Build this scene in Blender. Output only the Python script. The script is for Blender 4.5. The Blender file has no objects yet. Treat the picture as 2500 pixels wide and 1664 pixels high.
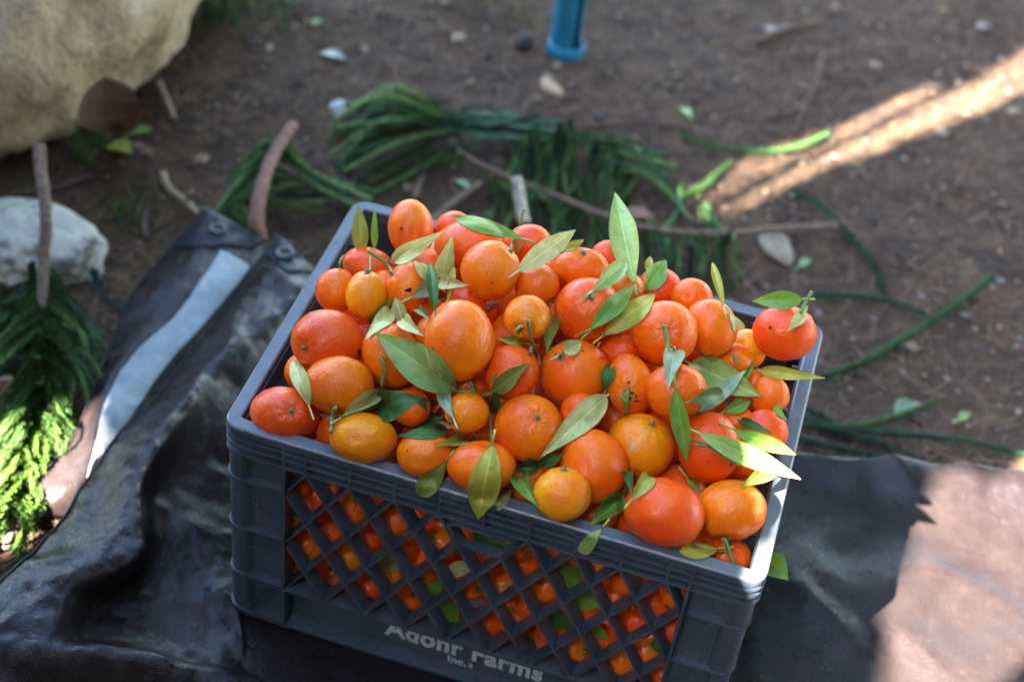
import bpy, bmesh, math, random
import numpy as np
from mathutils import Vector, Matrix, noise

# ------------------------------------------------------------------ camera, sky, sun, exposure
scene = bpy.context.scene
COL = scene.collection
CAM_F = 3983.82                    # focal length in photograph pixels (photograph 2500 x 1664)
CAM_ROT = (0.8014957, -0.1017031, 0.2898047)
CAM_LOC = np.array((0.1709930, -1.0327657, 1.3033201))
cam_data = bpy.data.cameras.new('camera'); cam = bpy.data.objects.new('camera', cam_data); COL.objects.link(cam)
cam.location = CAM_LOC; cam.rotation_euler = CAM_ROT
cam_data.sensor_width = 36.0; cam_data.lens = CAM_F / 2500 * 36
cam_data.clip_start = 0.05; cam_data.clip_end = 600
cam_data.dof.use_dof = True; cam_data.dof.focus_distance = 1.40; cam_data.dof.aperture_fstop = 3.2
scene.camera = cam

SUN_TRAVEL = Vector((0.58, 0.93, -1.0)).normalized()      # direction the sunlight travels
SUN_EL = math.asin(-SUN_TRAVEL.z)
SUN_AZ = math.atan2(-SUN_TRAVEL.x, -SUN_TRAVEL.y)         # clockwise from +Y
world = bpy.data.worlds.new('World'); scene.world = world; world.use_nodes = True
wn = world.node_tree; wn.nodes.clear()
wo = wn.nodes.new('ShaderNodeOutputWorld'); wb = wn.nodes.new('ShaderNodeBackground'); ws = wn.nodes.new('ShaderNodeTexSky')
ws.sky_type = 'NISHITA'; ws.sun_disc = False; ws.sun_elevation = SUN_EL; ws.sun_rotation = SUN_AZ
ws.air_density = 1.0; ws.dust_density = 0.8; ws.ozone_density = 1.8
wb.inputs['Strength'].default_value = 0.055
wn.links.new(ws.outputs[0], wb.inputs[0]); wn.links.new(wb.outputs[0], wo.inputs[0])
sun_data = bpy.data.lights.new('sun', 'SUN'); sun = bpy.data.objects.new('sun', sun_data); COL.objects.link(sun)
sun_data.energy = 5.0; sun_data.angle = math.radians(0.55); sun_data.color = (1.0, 0.95, 0.87)
sun.rotation_euler = SUN_TRAVEL.to_track_quat('-Z', 'Y').to_euler(); sun.location = (-3, -4, 5)
scene.view_settings.view_transform = 'Standard'; scene.view_settings.look = 'None'
scene.view_settings.exposure = 5.35; scene.view_settings.gamma = 1.0
scene.render.film_transparent = False
scene.cycles.use_denoising = True
scene.cycles.max_bounces = 8

# ------------------------------------------------------------------ helpers
RNG = random.Random(11)
NPR = np.random.default_rng(11)
def _rot(e):
    return np.array(Matrix.Rotation(e[2], 3, 'Z') @ Matrix.Rotation(e[1], 3, 'Y') @ Matrix.Rotation(e[0], 3, 'X'))
CR = _rot(CAM_ROT)
def ray(px, py):
    """direction of the sight line through a photograph pixel, one metre deep"""
    return CR @ np.array(((px - 1250) / CAM_F, -(py - 832) / CAM_F, -1.0))
def at(px, py, z=0.0):
    d = ray(px, py); return CAM_LOC + d * ((z - CAM_LOC[2]) / d[2])
K = 2500 / 2356
def atd(x, y, z=0.0):
    return at(x * K, y * K, z)
CROP = {1: (500, 900, 2.0525), 2: (1200, 900, 2.0525), 3: (600, 440, 2.8), 4: (1100, 440, 2.8), 5: (1400, 640, 2.8)}
def src(c, x, y):
    a = CROP[c]; return a[0] + x / a[2], a[1] + y / a[2]

def tag(o, label=None, cat=None, group=None, kind=None):
    if label: o['label'] = label
    if cat: o['category'] = cat
    if group: o['group'] = group
    if kind: o['kind'] = kind
    return o
def empty(name, loc):
    o = bpy.data.objects.new(name, None); COL.objects.link(o); o.location = loc; o.empty_display_size = 0.02
    return o
def link(name, me, mat, parent=None, color=None, smooth=True):
    o = bpy.data.objects.new(name, me); COL.objects.link(o)
    if mat and not me.materials: me.materials.append(mat)
    if smooth and len(me.polygons): me.polygons.foreach_set('use_smooth', [True] * len(me.polygons))
    if parent is not None:
        o.parent = parent; o.matrix_parent_inverse = Matrix.Translation(-Vector(world_loc(parent)))
    if color: o.color = (*color, 1)
    return o
def world_loc(o):
    v = Vector((0, 0, 0))
    while o is not None:
        v = v + Vector(o.location)
        if o.parent is not None: v = v + o.matrix_parent_inverse.translation
        o = o.parent
    return v
def mesh(name, verts, faces, uv=None):
    me = bpy.data.meshes.new(name); me.from_pydata([tuple(map(float, v)) for v in verts], [], faces)
    if uv is not None:
        l = me.uv_layers.new(name='UVMap'); idx = np.empty(len(me.loops), int); me.loops.foreach_get('vertex_index', idx)
        l.data.foreach_set('uv', np.asarray(uv, float)[idx].ravel())
    me.update(); return me
class MB:
    def __init__(s): s.v = []; s.f = []
    def add(s, v, f):
        b = len(s.v); s.v += [tuple(map(float, q)) for q in v]; s.f += [tuple(i + b for i in q) for q in f]; return s
    def box(s, x0, x1, y0, y1, z0, z1, fn=None):
        v = [(x, y, z) for z in (z0, z1) for y in (y0, y1) for x in (x0, x1)]
        if fn: v = [fn(*q) for q in v]
        return s.add(v, [(0, 2, 3, 1), (4, 5, 7, 6), (0, 1, 5, 4), (2, 6, 7, 3), (0, 4, 6, 2), (1, 3, 7, 5)])
    def build(s, name, mat, parent=None, color=None, smooth=False):
        me = mesh(name, s.v, s.f)
        bm = bmesh.new(); bm.from_mesh(me); bmesh.ops.recalc_face_normals(bm, faces=bm.faces); bm.to_mesh(me); bm.free()
        return link(name, me, mat, parent, color, smooth)
def catmull(pts, n):
    P = [np.asarray(p, float) for p in pts]
    if len(P) == 2: return [P[0] + (P[1] - P[0]) * i / n for i in range(n + 1)]
    P = [2 * P[0] - P[1]] + P + [2 * P[-1] - P[-2]]
    out = []; m = len(P) - 3
    for i in range(n + 1):
        u = i / n * m; k = min(int(u), m - 1); t = u - k; a, b, c, d = P[k:k + 4]
        out.append(0.5 * ((2 * b) + (c - a) * t + (2 * a - 5 * b + 4 * c - d) * t * t + (3 * b - a - 3 * c + d) * t ** 3))
    return out
def frames(path):
    path = np.asarray(path); T = np.gradient(path, axis=0); T /= np.linalg.norm(T, axis=1)[:, None] + 1e-12
    up = np.array((0, 0, 1.0)) if abs(T[0][2]) < 0.9 else np.array((1.0, 0, 0))
    N = []; n = np.cross(T[0], up); n /= np.linalg.norm(n)
    for t in T:
        n = n - t * (n @ t); n /= np.linalg.norm(n) + 1e-12; N.append(n)
    N = np.array(N); return T, N, np.cross(T, N)
def tube(path, rad, sides=7, rough=0.0, cap=True, seed=0):
    path = np.asarray(path); T, N, B = frames(path); n = len(path)
    if np.isscalar(rad): rad = [rad] * n
    rs = np.random.default_rng(seed)
    V = []; Fc = []
    for i in range(n):
        for k in range(sides):
            a = 2 * math.pi * k / sides; r = rad[i] * (1 + rough * rs.normal())
            V.append(path[i] + (N[i] * math.cos(a) + B[i] * math.sin(a)) * r)
    for i in range(n - 1):
        for k in range(sides):
            a = i * sides + k; b = i * sides + (k + 1) % sides
            Fc.append((a, b, b + sides, a + sides))
    if cap:
        V.append(path[0]); V.append(path[-1]); c0 = len(V) - 2
        for k in range(sides):
            Fc.append((c0, (k + 1) % sides, k)); Fc.append((c0 + 1, (n - 1) * sides + k, (n - 1) * sides + (k + 1) % sides))
    return V, Fc

# ------------------------------------------------------------------ materials
def node_mat(name):
    m = bpy.data.materials.new(name); m.use_nodes = True; nt = m.node_tree
    b = nt.nodes['Principled BSDF']
    return m, nt, b
class NT:
    """small shorthand for building a node tree"""
    def __init__(s, name):
        s.m, s.nt, s.b = node_mat(name)
    def n(s, t, **kw):
        nd = s.nt.nodes.new('ShaderNode' + t)
        for k, v in kw.items():
            if k in nd.inputs: nd.inputs[k].default_value = v
            else: setattr(nd, k, v)
        return nd
    def l(s, a, b): s.nt.links.new(a, b)
    def coord(s, kind='Object', scale=None):
        c = s.n('TexCoord').outputs[kind]
        return c
    def noise(s, co, scale, detail=4, rough=0.55, dist=0.0):
        nd = s.n('TexNoise'); nd.inputs['Scale'].default_value = scale; nd.inputs['Detail'].default_value = detail
        nd.inputs['Roughness'].default_value = rough; nd.inputs['Distortion'].default_value = dist; s.l(co, nd.inputs['Vector']); return nd.outputs['Fac']
    def ramp(s, fac, stops, interp='LINEAR'):
        nd = s.n('ValToRGB'); cr = nd.color_ramp; cr.interpolation = interp
        while len(cr.elements) < len(stops): cr.elements.new(0.5)
        for e, (p, c) in zip(cr.elements, stops):
            e.position = p; e.color = (*c, 1) if len(c) == 3 else c
        s.l(fac, nd.inputs[0]); return nd.outputs[0]
    def mix(s, fac, a, b, mode='MIX'):
        nd = s.n('Mix', data_type='RGBA', blend_type=mode)
        for i, x in ((0, fac), (6, a), (7, b)):
            if hasattr(x, 'node'): s.l(x, nd.inputs[i])
            elif i == 0: nd.inputs[0].default_value = x
            else: nd.inputs[i].default_value = (*x, 1)
        return nd.outputs[2]
    def math(s, op, a, b=0.0, clamp=False):
        nd = s.n('Math', operation=op, use_clamp=clamp)
        for i, x in ((0, a), (1, b)):
            if hasattr(x, 'node'): s.l(x, nd.inputs[i])
            else: nd.inputs[i].default_value = x
        return nd.outputs[0]
    def bump(s, h, strength=0.3, dist=0.001, normal=None):
        nd = s.n('Bump'); nd.inputs['Strength'].default_value = strength; nd.inputs['Distance'].default_value = dist
        s.l(h, nd.inputs['Height'])
        if normal is not None: s.l(normal, nd.inputs['Normal'])
        return nd.outputs[0]
    def set(s, **kw):
        for k, v in kw.items():
            k = k.replace('_', ' ')
            if hasattr(v, 'node'): s.l(v, s.b.inputs[k])
            else: s.b.inputs[k].default_value = v if not isinstance(v, tuple) or len(v) == 4 else ((*v, 1) if 'olor' in k or 'int' in k else v)
        return s.m
def g3(x): return (x, x, x)

def mat_peel():
    t = NT('tangerine_peel'); co = t.coord(); oi = t.n('ObjectInfo')
    off = t.n('VectorMath', operation='MULTIPLY_ADD'); t.l(oi.outputs['Random'], off.inputs[1]) ; 
    ad = t.n('VectorMath', operation='ADD'); sc = t.n('VectorMath', operation='SCALE'); t.l(oi.outputs['Random'], sc.inputs['Scale']); sc.inputs[0].default_value = (7, 5, 3)
    t.l(co, ad.inputs[0]); t.l(sc.outputs[0], ad.inputs[1]); v = ad.outputs[0]
    t.nt.nodes.remove(off)
    big = t.noise(v, 28, 3, 0.5); mid = t.noise(v, 90, 3, 0.5)
    base = oi.outputs['Color']
    yel = t.mix(1.0, base, (1.02, 1.28, 0.9), 'MULTIPLY'); red = t.mix(1.0, base, (0.94, 0.66, 0.9), 'MULTIPLY')
    c = t.mix(t.ramp(big, [(0.38, g3(0)), (0.68, g3(1))]), red, yel)
    c = t.mix(t.math('MULTIPLY', mid, 0.18), c, yel)
    # pores: tiny darker pits
    vo = t.n('TexVoronoi', feature='F1'); vo.inputs['Scale'].default_value = 620; t.l(v, vo.inputs['Vector'])
    pit = t.ramp(vo.outputs['Distance'], [(0.0, g3(0)), (0.5, g3(1))])
    c = t.mix(t.ramp(pit, [(0.0, g3(0.08)), (0.5, g3(0.0))]), c, red)
    # brown scars and specks
    sp = t.noise(v, 62, 6, 0.72, 0.8); sc2 = t.ramp(sp, [(0.735, g3(0)), (0.77, g3(0.75))])
    c = t.mix(sc2, c, (0.10, 0.045, 0.015))
    lump = t.noise(v, 170, 2, 0.5)
    h = t.math('ADD', t.math('MULTIPLY', pit, 0.35), t.math('MULTIPLY', lump, 0.95))
    h = t.math('ADD', h, t.math('MULTIPLY', big, 0.8))
    bp = t.bump(h, 0.6, 0.0012)
    rg = t.ramp(mid, [(0.3, g3(0.25)), (0.7, g3(0.37))])
    return t.set(Base_Color=c, Roughness=rg, Normal=bp, Subsurface_Weight=0.06, Subsurface_Radius=(0.006, 0.0025, 0.0008), Subsurface_Scale=1.0, IOR=1.45, Specular_IOR_Level=0.42)
def mat_leaf(rough=0.42):
    t = NT('citrus_leaf'); oi = t.n('ObjectInfo'); uv = t.n('UVMap').outputs[0]
    sx = t.n('SeparateXYZ'); t.l(uv, sx.inputs[0]); u, w = sx.outputs[0], sx.outputs[1]
    au = t.math('ABSOLUTE', t.math('SUBTRACT', u, 0.5)); au2 = t.math('MULTIPLY', au, 2.0)
    co = t.coord()
    mot = t.noise(co, 120, 5, 0.6); base = oi.outputs['Color']
    lt = t.mix(1.0, base, (1.45, 1.28, 1.25), 'MULTIPLY'); dk = t.mix(1.0, base, (0.68, 0.74, 0.7), 'MULTIPLY')
    c = t.mix(t.ramp(mot, [(0.3, g3(0)), (0.7, g3(1))]), dk, lt)
    # side veins run obliquely from the midrib
    ph = t.math('SUBTRACT', t.math('MULTIPLY', w, 11.0), t.math('MULTIPLY', au2, 2.6))
    vein = t.math('ABSOLUTE', t.math('SUBTRACT', t.math('FRACT', ph), 0.5))
    vm = t.ramp(vein, [(0.0, g3(0.42)), (0.07, g3(0.0))])
    mid = t.ramp(au2, [(0.02, g3(0.85)), (0.075, g3(0.0))])
    pale = t.mix(1.0, base, (1.9, 1.65, 1.7), 'MULTIPLY')
    c = t.mix(vm, c, pale); c = t.mix(mid, c, pale)
    edge = t.ramp(au2, [(0.90, g3(0)), (0.985, g3(0.7))]); c = t.mix(edge, c, (0.36, 0.34, 0.06))
    spk = t.ramp(t.noise(co, 420, 3, 0.6), [(0.68, g3(0)), (0.74, g3(0.55))]); c = t.mix(spk, c, (0.06, 0.05, 0.02))
    h = t.math('ADD', t.math('MULTIPLY', vm, -0.5), t.math('MULTIPLY', mid, -0.8)); h = t.math('ADD', h, t.math('MULTIPLY', mot, 0.7))
    bp = t.bump(h, 0.35, 0.0008)
    t.set(Base_Color=c, Roughness=rough, Normal=bp, IOR=1.45)
    tr = t.n('BsdfTranslucent'); t.l(lt, tr.inputs[0])
    ms = t.n('MixShader'); ms.inputs[0].default_value = 0.22; out = t.nt.nodes['Material Output']
    t.l(t.b.outputs[0], ms.inputs[1]); t.l(tr.outputs[0], ms.inputs[2]); t.l(ms.outputs[0], out.inputs[0])
    return t.m
def mat_tint(name, rough=0.6, var=0.35, scale=60, bump=0.3, bdist=0.002, spec=0.4, dirt=None):
    t = NT(name); oi = t.n('ObjectInfo'); co = t.coord(); base = oi.outputs['Color']
    nz = t.noise(co, scale, 5, 0.62)
    c = t.mix(t.ramp(nz, [(0.3, g3(0)), (0.72, g3(1))]), t.mix(1.0, base, g3(1 - var), 'MULTIPLY'), t.mix(1.0, base, g3(1 + var), 'MULTIPLY'))
    if dirt: c = t.mix(t.ramp(t.noise(co, scale * 0.35, 5, 0.7), [(0.55, g3(0)), (0.72, g3(0.7))]), c, dirt)
    bp = t.bump(t.noise(co, scale * 3, 4, 0.6), bump, bdist)
    return t.set(Base_Color=c, Roughness=rough, Normal=bp, Specular_IOR_Level=spec)
def mat_crate():
    t = NT('grey_crate_plastic'); co = t.coord('Object'); gm = t.n('NewGeometry')
    pos = gm.outputs['Position']
    a = t.noise(pos, 30, 6, 0.65); b = t.noise(pos, 190, 5, 0.7); d = t.noise(pos, 520, 3, 0.6)
    c = t.ramp(a, [(0.3, (0.033, 0.047, 0.066)), (0.7, (0.068, 0.088, 0.116))])
    c = t.mix(t.ramp(b, [(0.56, g3(0)), (0.74, g3(0.75))]), c, (0.026, 0.025, 0.025))
    c = t.mix(t.ramp(d, [(0.6, g3(0)), (0.75, g3(0.4))]), c, (0.20, 0.21, 0.22))
    c = t.mix(t.ramp(t.noise(pos, 12, 5, 0.7, 1.2), [(0.5, g3(0)), (0.75, g3(0.45))]), c, (0.085, 0.066, 0.05))
    # paler, noise-mottled plastic on the top of the rim
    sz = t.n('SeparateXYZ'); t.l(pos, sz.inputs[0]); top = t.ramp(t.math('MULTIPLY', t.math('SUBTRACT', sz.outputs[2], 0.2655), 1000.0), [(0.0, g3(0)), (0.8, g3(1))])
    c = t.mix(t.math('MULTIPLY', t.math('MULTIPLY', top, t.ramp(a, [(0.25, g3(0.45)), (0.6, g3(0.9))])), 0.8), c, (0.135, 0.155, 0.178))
    # scratches
    mp = t.n('Mapping'); mp.inputs['Scale'].default_value = (40, 220, 60); mp.inputs['Rotation'].default_value = (0.3, 0.5, 0.6); t.l(pos, mp.inputs[0])
    scr = t.ramp(t.noise(mp.outputs[0], 6, 2, 0.5), [(0.66, g3(0)), (0.7, g3(0.35))]); c = t.mix(scr, c, (0.22, 0.23, 0.25))
    bp = t.bump(t.math('ADD', b, t.math('MULTIPLY', d, 0.5)), 0.22, 0.0008)
    rg = t.ramp(b, [(0.35, g3(0.26)), (0.7, g3(0.50))])
    return t.set(Base_Color=c, Roughness=rg, Normal=bp, Specular_IOR_Level=0.6)
def mat_tarp(name, c0, c1, rough=0.42, weave=1.0):
    t = NT(name); gm = t.n('NewGeometry'); pos = gm.outputs['Position']
    a = t.noise(pos, 9, 6, 0.65, 0.6); b = t.noise(pos, 60, 5, 0.65)
    c = t.mix(t.ramp(a, [(0.3, g3(0)), (0.72, g3(1))]), c0, c1)
    c = t.mix(t.ramp(b, [(0.55, g3(0)), (0.8, g3(0.4))]), c, tuple(x * 1.7 for x in c1))
    c = t.mix(t.ramp(t.noise(pos, 700, 2, 0.5), [(0.72, g3(0)), (0.78, g3(0.5))]), c, (0.12, 0.10, 0.085))
    uvn = t.n('UVMap').outputs[0]
    mp = t.n('Mapping'); mp.inputs['Rotation'].default_value = (0, 0, 0.5); t.l(pos, mp.inputs[0])
    sx = t.n('SeparateXYZ'); t.l(mp.outputs[0], sx.inputs[0])
    w = t.math('MULTIPLY', t.math('SINE', t.math('MULTIPLY', sx.outputs[0], 2600)), t.math('SINE', t.math('MULTIPLY', sx.outputs[1], 2600)))
    h = t.math('ADD', t.math('MULTIPLY', w, 0.10 * weave), t.math('MULTIPLY', t.noise(pos, 55, 5, 0.6, 0.4), 1.6))
    h = t.math('ADD', h, t.math('MULTIPLY', t.noise(pos, 260, 3, 0.6), 0.8))
    bp = t.bump(h, 0.55, 0.0016)
    rg = t.ramp(b, [(0.3, g3(rough - 0.07)), (0.7, g3(rough + 0.10))])
    return t.set(Base_Color=c, Roughness=rg, Normal=bp, Specular_IOR_Level=0.26)
def mat_ground():
    t = NT('forest_soil'); gm = t.n('NewGeometry'); pos = gm.outputs['Position']
    a = t.noise(pos, 2.2, 6, 0.6); b = t.noise(pos, 26, 6, 0.68, 0.5); d = t.noise(pos, 170, 5, 0.7)
    c = t.ramp(b, [(0.30, (0.016, 0.0095, 0.0068)), (0.46, (0.050, 0.0275, 0.0160)), (0.60, (0.096, 0.054, 0.029)), (0.74, (0.175, 0.108, 0.060))])
    c = t.mix(t.ramp(a, [(0.35, g3(0)), (0.7, g3(0.55))]), c, (0.100, 0.060, 0.034))
    c = t.mix(t.ramp(d, [(0.45, g3(0)), (0.75, g3(0.5))]), c, (0.150, 0.098, 0.060))
    c = t.mix(t.ramp(d, [(0.25, g3(0.8)), (0.45, g3(0.0))]), c, (0.016, 0.012, 0.011))
    bp = t.bump(t.math('ADD', b, t.math('MULTIPLY', d, 0.35)), 0.8, 0.012)
    return t.set(Base_Color=c, Roughness=0.93, Normal=bp, Specular_IOR_Level=0.2)
def mat_boulder():
    t = NT('tan_sandstone'); co = t.coord()
    a = t.noise(co, 4.5, 6, 0.6, 0.8); b = t.noise(co, 22, 6, 0.68, 0.6); d = t.noise(co, 110, 5, 0.7)
    c = t.ramp(a, [(0.3, (0.38, 0.25, 0.135)), (0.5, (0.57, 0.415, 0.25)), (0.72, (0.69, 0.56, 0.40))])
    c = t.mix(t.ramp(b, [(0.38, g3(0.6)), (0.52, g3(0))]), c, (0.30, 0.175, 0.09))
    c = t.mix(t.ramp(t.noise(co, 9, 5, 0.65, 1.5), [(0.60, g3(0)), (0.70, g3(0.6))]), c, (0.22, 0.125, 0.065))
    c = t.mix(t.ramp(d, [(0.5, g3(0)), (0.75, g3(0.5))]), c, (0.50, 0.45, 0.38))
    bp = t.bump(t.math('ADD', b, t.math('MULTIPLY', d, 0.4)), 1.0, 0.022)
    return t.set(Base_Color=c, Roughness=0.88, Normal=bp, Specular_IOR_Level=0.25)
def mat_granite():
    t = NT('pale_granite'); co = t.coord()
    a = t.noise(co, 20, 6, 0.85); b = t.noise(co, 14, 5, 0.6); v = t.n('TexVoronoi', feature='F1'); v.inputs['Scale'].default_value = 150; t.l(co, v.inputs['Vector'])
    c = t.ramp(b, [(0.3, (0.38, 0.355, 0.30)), (0.7, (0.58, 0.54, 0.45))])
    c = t.mix(t.ramp(a, [(0.50, g3(0)), (0.60, g3(0.85))]), c, (0.12, 0.11, 0.095))
    c = t.mix(t.ramp(b, [(0.6, g3(0)), (0.75, g3(0.5))]), c, (0.33, 0.27, 0.18))
    bp = t.bump(a, 0.6, 0.004)
    return t.set(Base_Color=c, Roughness=0.85, Normal=bp, Specular_IOR_Level=0.25)
M_PEEL = mat_peel(); M_LEAF = mat_leaf(); M_STEM = mat_tint('green_stem', 0.5, 0.3, 300, 0.3, 0.0006)
M_WOOD = mat_tint('bark', 0.85, 0.45, 160, 0.9, 0.003, 0.2); M_NEEDLE = mat_tint('conifer_needle', 0.75, 0.45, 90, 0.1, 0.0005, 0.15)
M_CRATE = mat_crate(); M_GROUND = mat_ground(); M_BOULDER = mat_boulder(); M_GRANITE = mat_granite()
M_TARP = mat_tarp('brown_tarp', (0.0092, 0.0058, 0.0064), (0.0215, 0.0150, 0.0132), 0.29)
M_STRIP = mat_tarp('white_strip', (0.17, 0.20, 0.21), (0.30, 0.335, 0.34), 0.45, 0.6)
M_RUBBER = mat_tint('black_rubber', 0.5, 0.3, 80, 0.3, 0.001, 0.25); M_METAL = mat_tint('painted_metal', 0.38, 0.25, 40, 0.2, 0.001, 0.5, dirt=(0.10, 0.11, 0.08))
M_PRINT = mat_tint('faded_white_print', 0.55, 0.22, 260, 0.2, 0.0006, 0.4, dirt=(0.22, 0.23, 0.24))
M_MISC = mat_tint('litter', 0.8, 0.35, 120, 0.5, 0.002, 0.2); M_BLOCKER = mat_tint('olive_blocker_cloth', 0.9, 0.2, 30, 0.2, 0.002, 0.1)

# ------------------------------------------------------------------ ground (one sheet out to the horizon)
def gz(x, y):
    n = noise.noise((x * 3.1, y * 3.1, 0.3)) * 0.010 + noise.noise((x * 11, y * 11, 4.1)) * 0.0045 + noise.noise((x * 42, y * 42, 9.7)) * 0.0018
    return -0.016 + n * 0.9
def axis(lo, hi, step, far):
    a = list(np.arange(lo, hi + 1e-6, step)); s = step; x = hi
    while x < far: s *= 1.35; x += s; a.append(x)
    s = step; x = lo
    while x > -far: s *= 1.35; x -= s; a.insert(0, x)
    return a
gx = axis(-1.35, 1.0, 0.011, 220.0); gy = axis(-0.5, 1.9, 0.011, 220.0)
gv = [(x, y, gz(x, y) if abs(x) < 3 and abs(y) < 3 else -0.016) for y in gy for x in gx]
nx = len(gx)
gf = [(j * nx + i, j * nx + i + 1, (j + 1) * nx + i + 1, (j + 1) * nx + i) for j in range(len(gy) - 1) for i in range(nx - 1)]
tag(link('ground', mesh('ground', gv, gf), M_GROUND), kind='structure')
def on_ground(px, py, up=0.0):
    p = atd(px, py, -0.014); p = atd(px, py, gz(p[0], p[1]) + up); return p

# ------------------------------------------------------------------ unseen light blocker added behind and beside the camera, its gaps shape sun patches
def inside(x, y, poly):
    c = False; n = len(poly)
    for i in range(n):
        x0, y0 = poly[i]; x1, y1 = poly[i - 1]
        if (y0 > y) != (y1 > y) and x < (x1 - x0) * (y - y0) / (y1 - y0) + x0: c = not c
    return c
def light_blocker():
    H = 1.9; sx, sy = 0.58 * H, 0.93 * H
    root = empty('added_light_blocker', (-1.5, -1.2, gz(-1.5, -1.2)))  # added out of view to block and shape the sunlight
    tag(root, 'unseen cloth on posts, added to block light, gaps shaped for sun patches', 'light_blocker')
    lit = []  # gaps cut where sun patches are wanted
    A = [(2172, 1800), (2168, 1664), (2192, 1440), (2245, 1352), (2268, 1300), (2276, 1210), (2318, 1138), (2430, 1168), (2520, 1172), (3300, 1250), (3300, 2600), (2150, 2600)]
    A2 = [(2476, 1140), (2530, 1095), (2560, 1160), (2490, 1168)]
    B1 = [(2600, 62), (2600, 175), (2330, 278), (2200, 330), (2050, 385), (1880, 455), (1700, 540), (1690, 520), (1900, 425), (2055, 348), (2200, 285), (2340, 208)]
    B2 = [(2270, 205), (2310, 205), (2180, 268), (2040, 325), (1850, 410), (1600, 515), (1590, 495), (1850, 370), (2060, 295)]
    for P in (A, A2, B1, B2): lit.append([tuple(at(x, y)[:2]) for x, y in P])
    k0 = [tuple(at(x, y)[:2]) for x, y in ((2318, 1138), (2430, 1168), (2520, 1172), (3300, 1250), (3300, 2600))]
    lit[0] = [(0.39, -0.6), (0.388, -0.015), (0.386, 0.06), (0.383, 0.085), (0.383, 0.118), (0.398, 0.128), (0.398, 0.165), (0.394, 0.19), (0.388, 0.205), (0.388, 0.226), (0.412, 0.242), (0.416, 0.290)] + k0
    Cc = [(-150, 1010), (70, 960), (175, 935), (238, 935), (232, 1050), (160, 1165), (80, 1160), (40, 1190), (0, 1230), (-150, 1250)]
    lit.append([tuple(atd(x, y, 0.035)[:2] + np.array((0.58, 0.93)) * 0.035) for x, y in Cc])
    rng = random.Random(3); x0, x1, y0, y1, st = -1.45, 0.85, -0.75, 1.75, 0.008
    nxx = int((x1 - x0) / st); nyy = int((y1 - y0) / st); V = []; Fc = []
    for j in range(nyy + 1):
        for i in range(nxx + 1):
            X = x0 + i * st; Y = y0 + j * st; V.append((X - sx, Y - sy, H))
    for j in range(nyy):
        for i in range(nxx):
            X = x0 + (i + .5) * st; Y = y0 + (j + .5) * st
            hp = [k for k, p in enumerate(lit) if inside(X, Y, p)]
            across = (X * 0.344 - Y * 0.232) / 0.415
            if hp and (hp[0] not in (2, 3) or (across / 0.016) % 1 < (0.5 if X > 0.22 else 0.5 * max(0.0, (X - 0.02) / 0.20))): continue
            a = j * (nxx + 1) + i; Fc.append((a, a + 1, a + nxx + 2, a + nxx + 1))
    cv = link('blocker_sheet', mesh('blocker_sheet', V, Fc), M_BLOCKER, root, (0.16, 0.16, 0.10), smooth=False)
    ex = [(x, y, H) for y in np.linspace(-2.5, -1.3, 13) for x in np.linspace(-0.02, 1.7, 16)]  # extra sheet added to cut sky light on the crate front
    link('blocker_extension', mesh('blocker_extension', ex, [(j * 16 + i, j * 16 + i + 1, j * 16 + i + 17, j * 16 + i + 16) for j in range(12) for i in range(15)]), M_BLOCKER, root, (0.16, 0.16, 0.10))
    def side_blocker(a, b, z0):  # hanging sheets added to cut low light from front and sides
        n = 60; V = []; Fc = []
        for k in range(n + 1):
            t = k / n; w = 0.03 * math.sin(t * 40); d = np.array(b) - np.array(a); nn = np.array((-d[1], d[0])) / np.linalg.norm(d); q = np.array(a) + d * t + nn * w
            V += [(q[0], q[1], z0), (q[0], q[1], H - 0.01)]
            if k: o = len(V) - 4; Fc.append((o, o + 2, o + 3, o + 1))
        link('side_light_blocker', mesh('side_light_blocker', V, Fc), M_BLOCKER, root, (0.07, 0.07, 0.055))
    side_blocker((-2.6, -2.47), (1.7, -2.47), 0.02); side_blocker((-2.58, -2.4), (-2.58, 0.2), 0.05); side_blocker((1.70, -2.44), (1.70, -0.25), -0.02)
    for x, y in ((-2.62, -2.5), (-2.62, -0.05), (-0.42, -2.5), (-0.42, -1.5), (1.72, -2.5), (1.72, -1.3)):
        v, f = tube([(x, y, -0.02), (x, y, 0.9), (x + 0.01, y, H + 0.04)], [0.04, 0.037, 0.033], 10, 0.02); link('post', mesh('post', v, f), M_WOOD, root, (0.16, 0.11, 0.07))  # posts that carry the added blocker
light_blocker()
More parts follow.
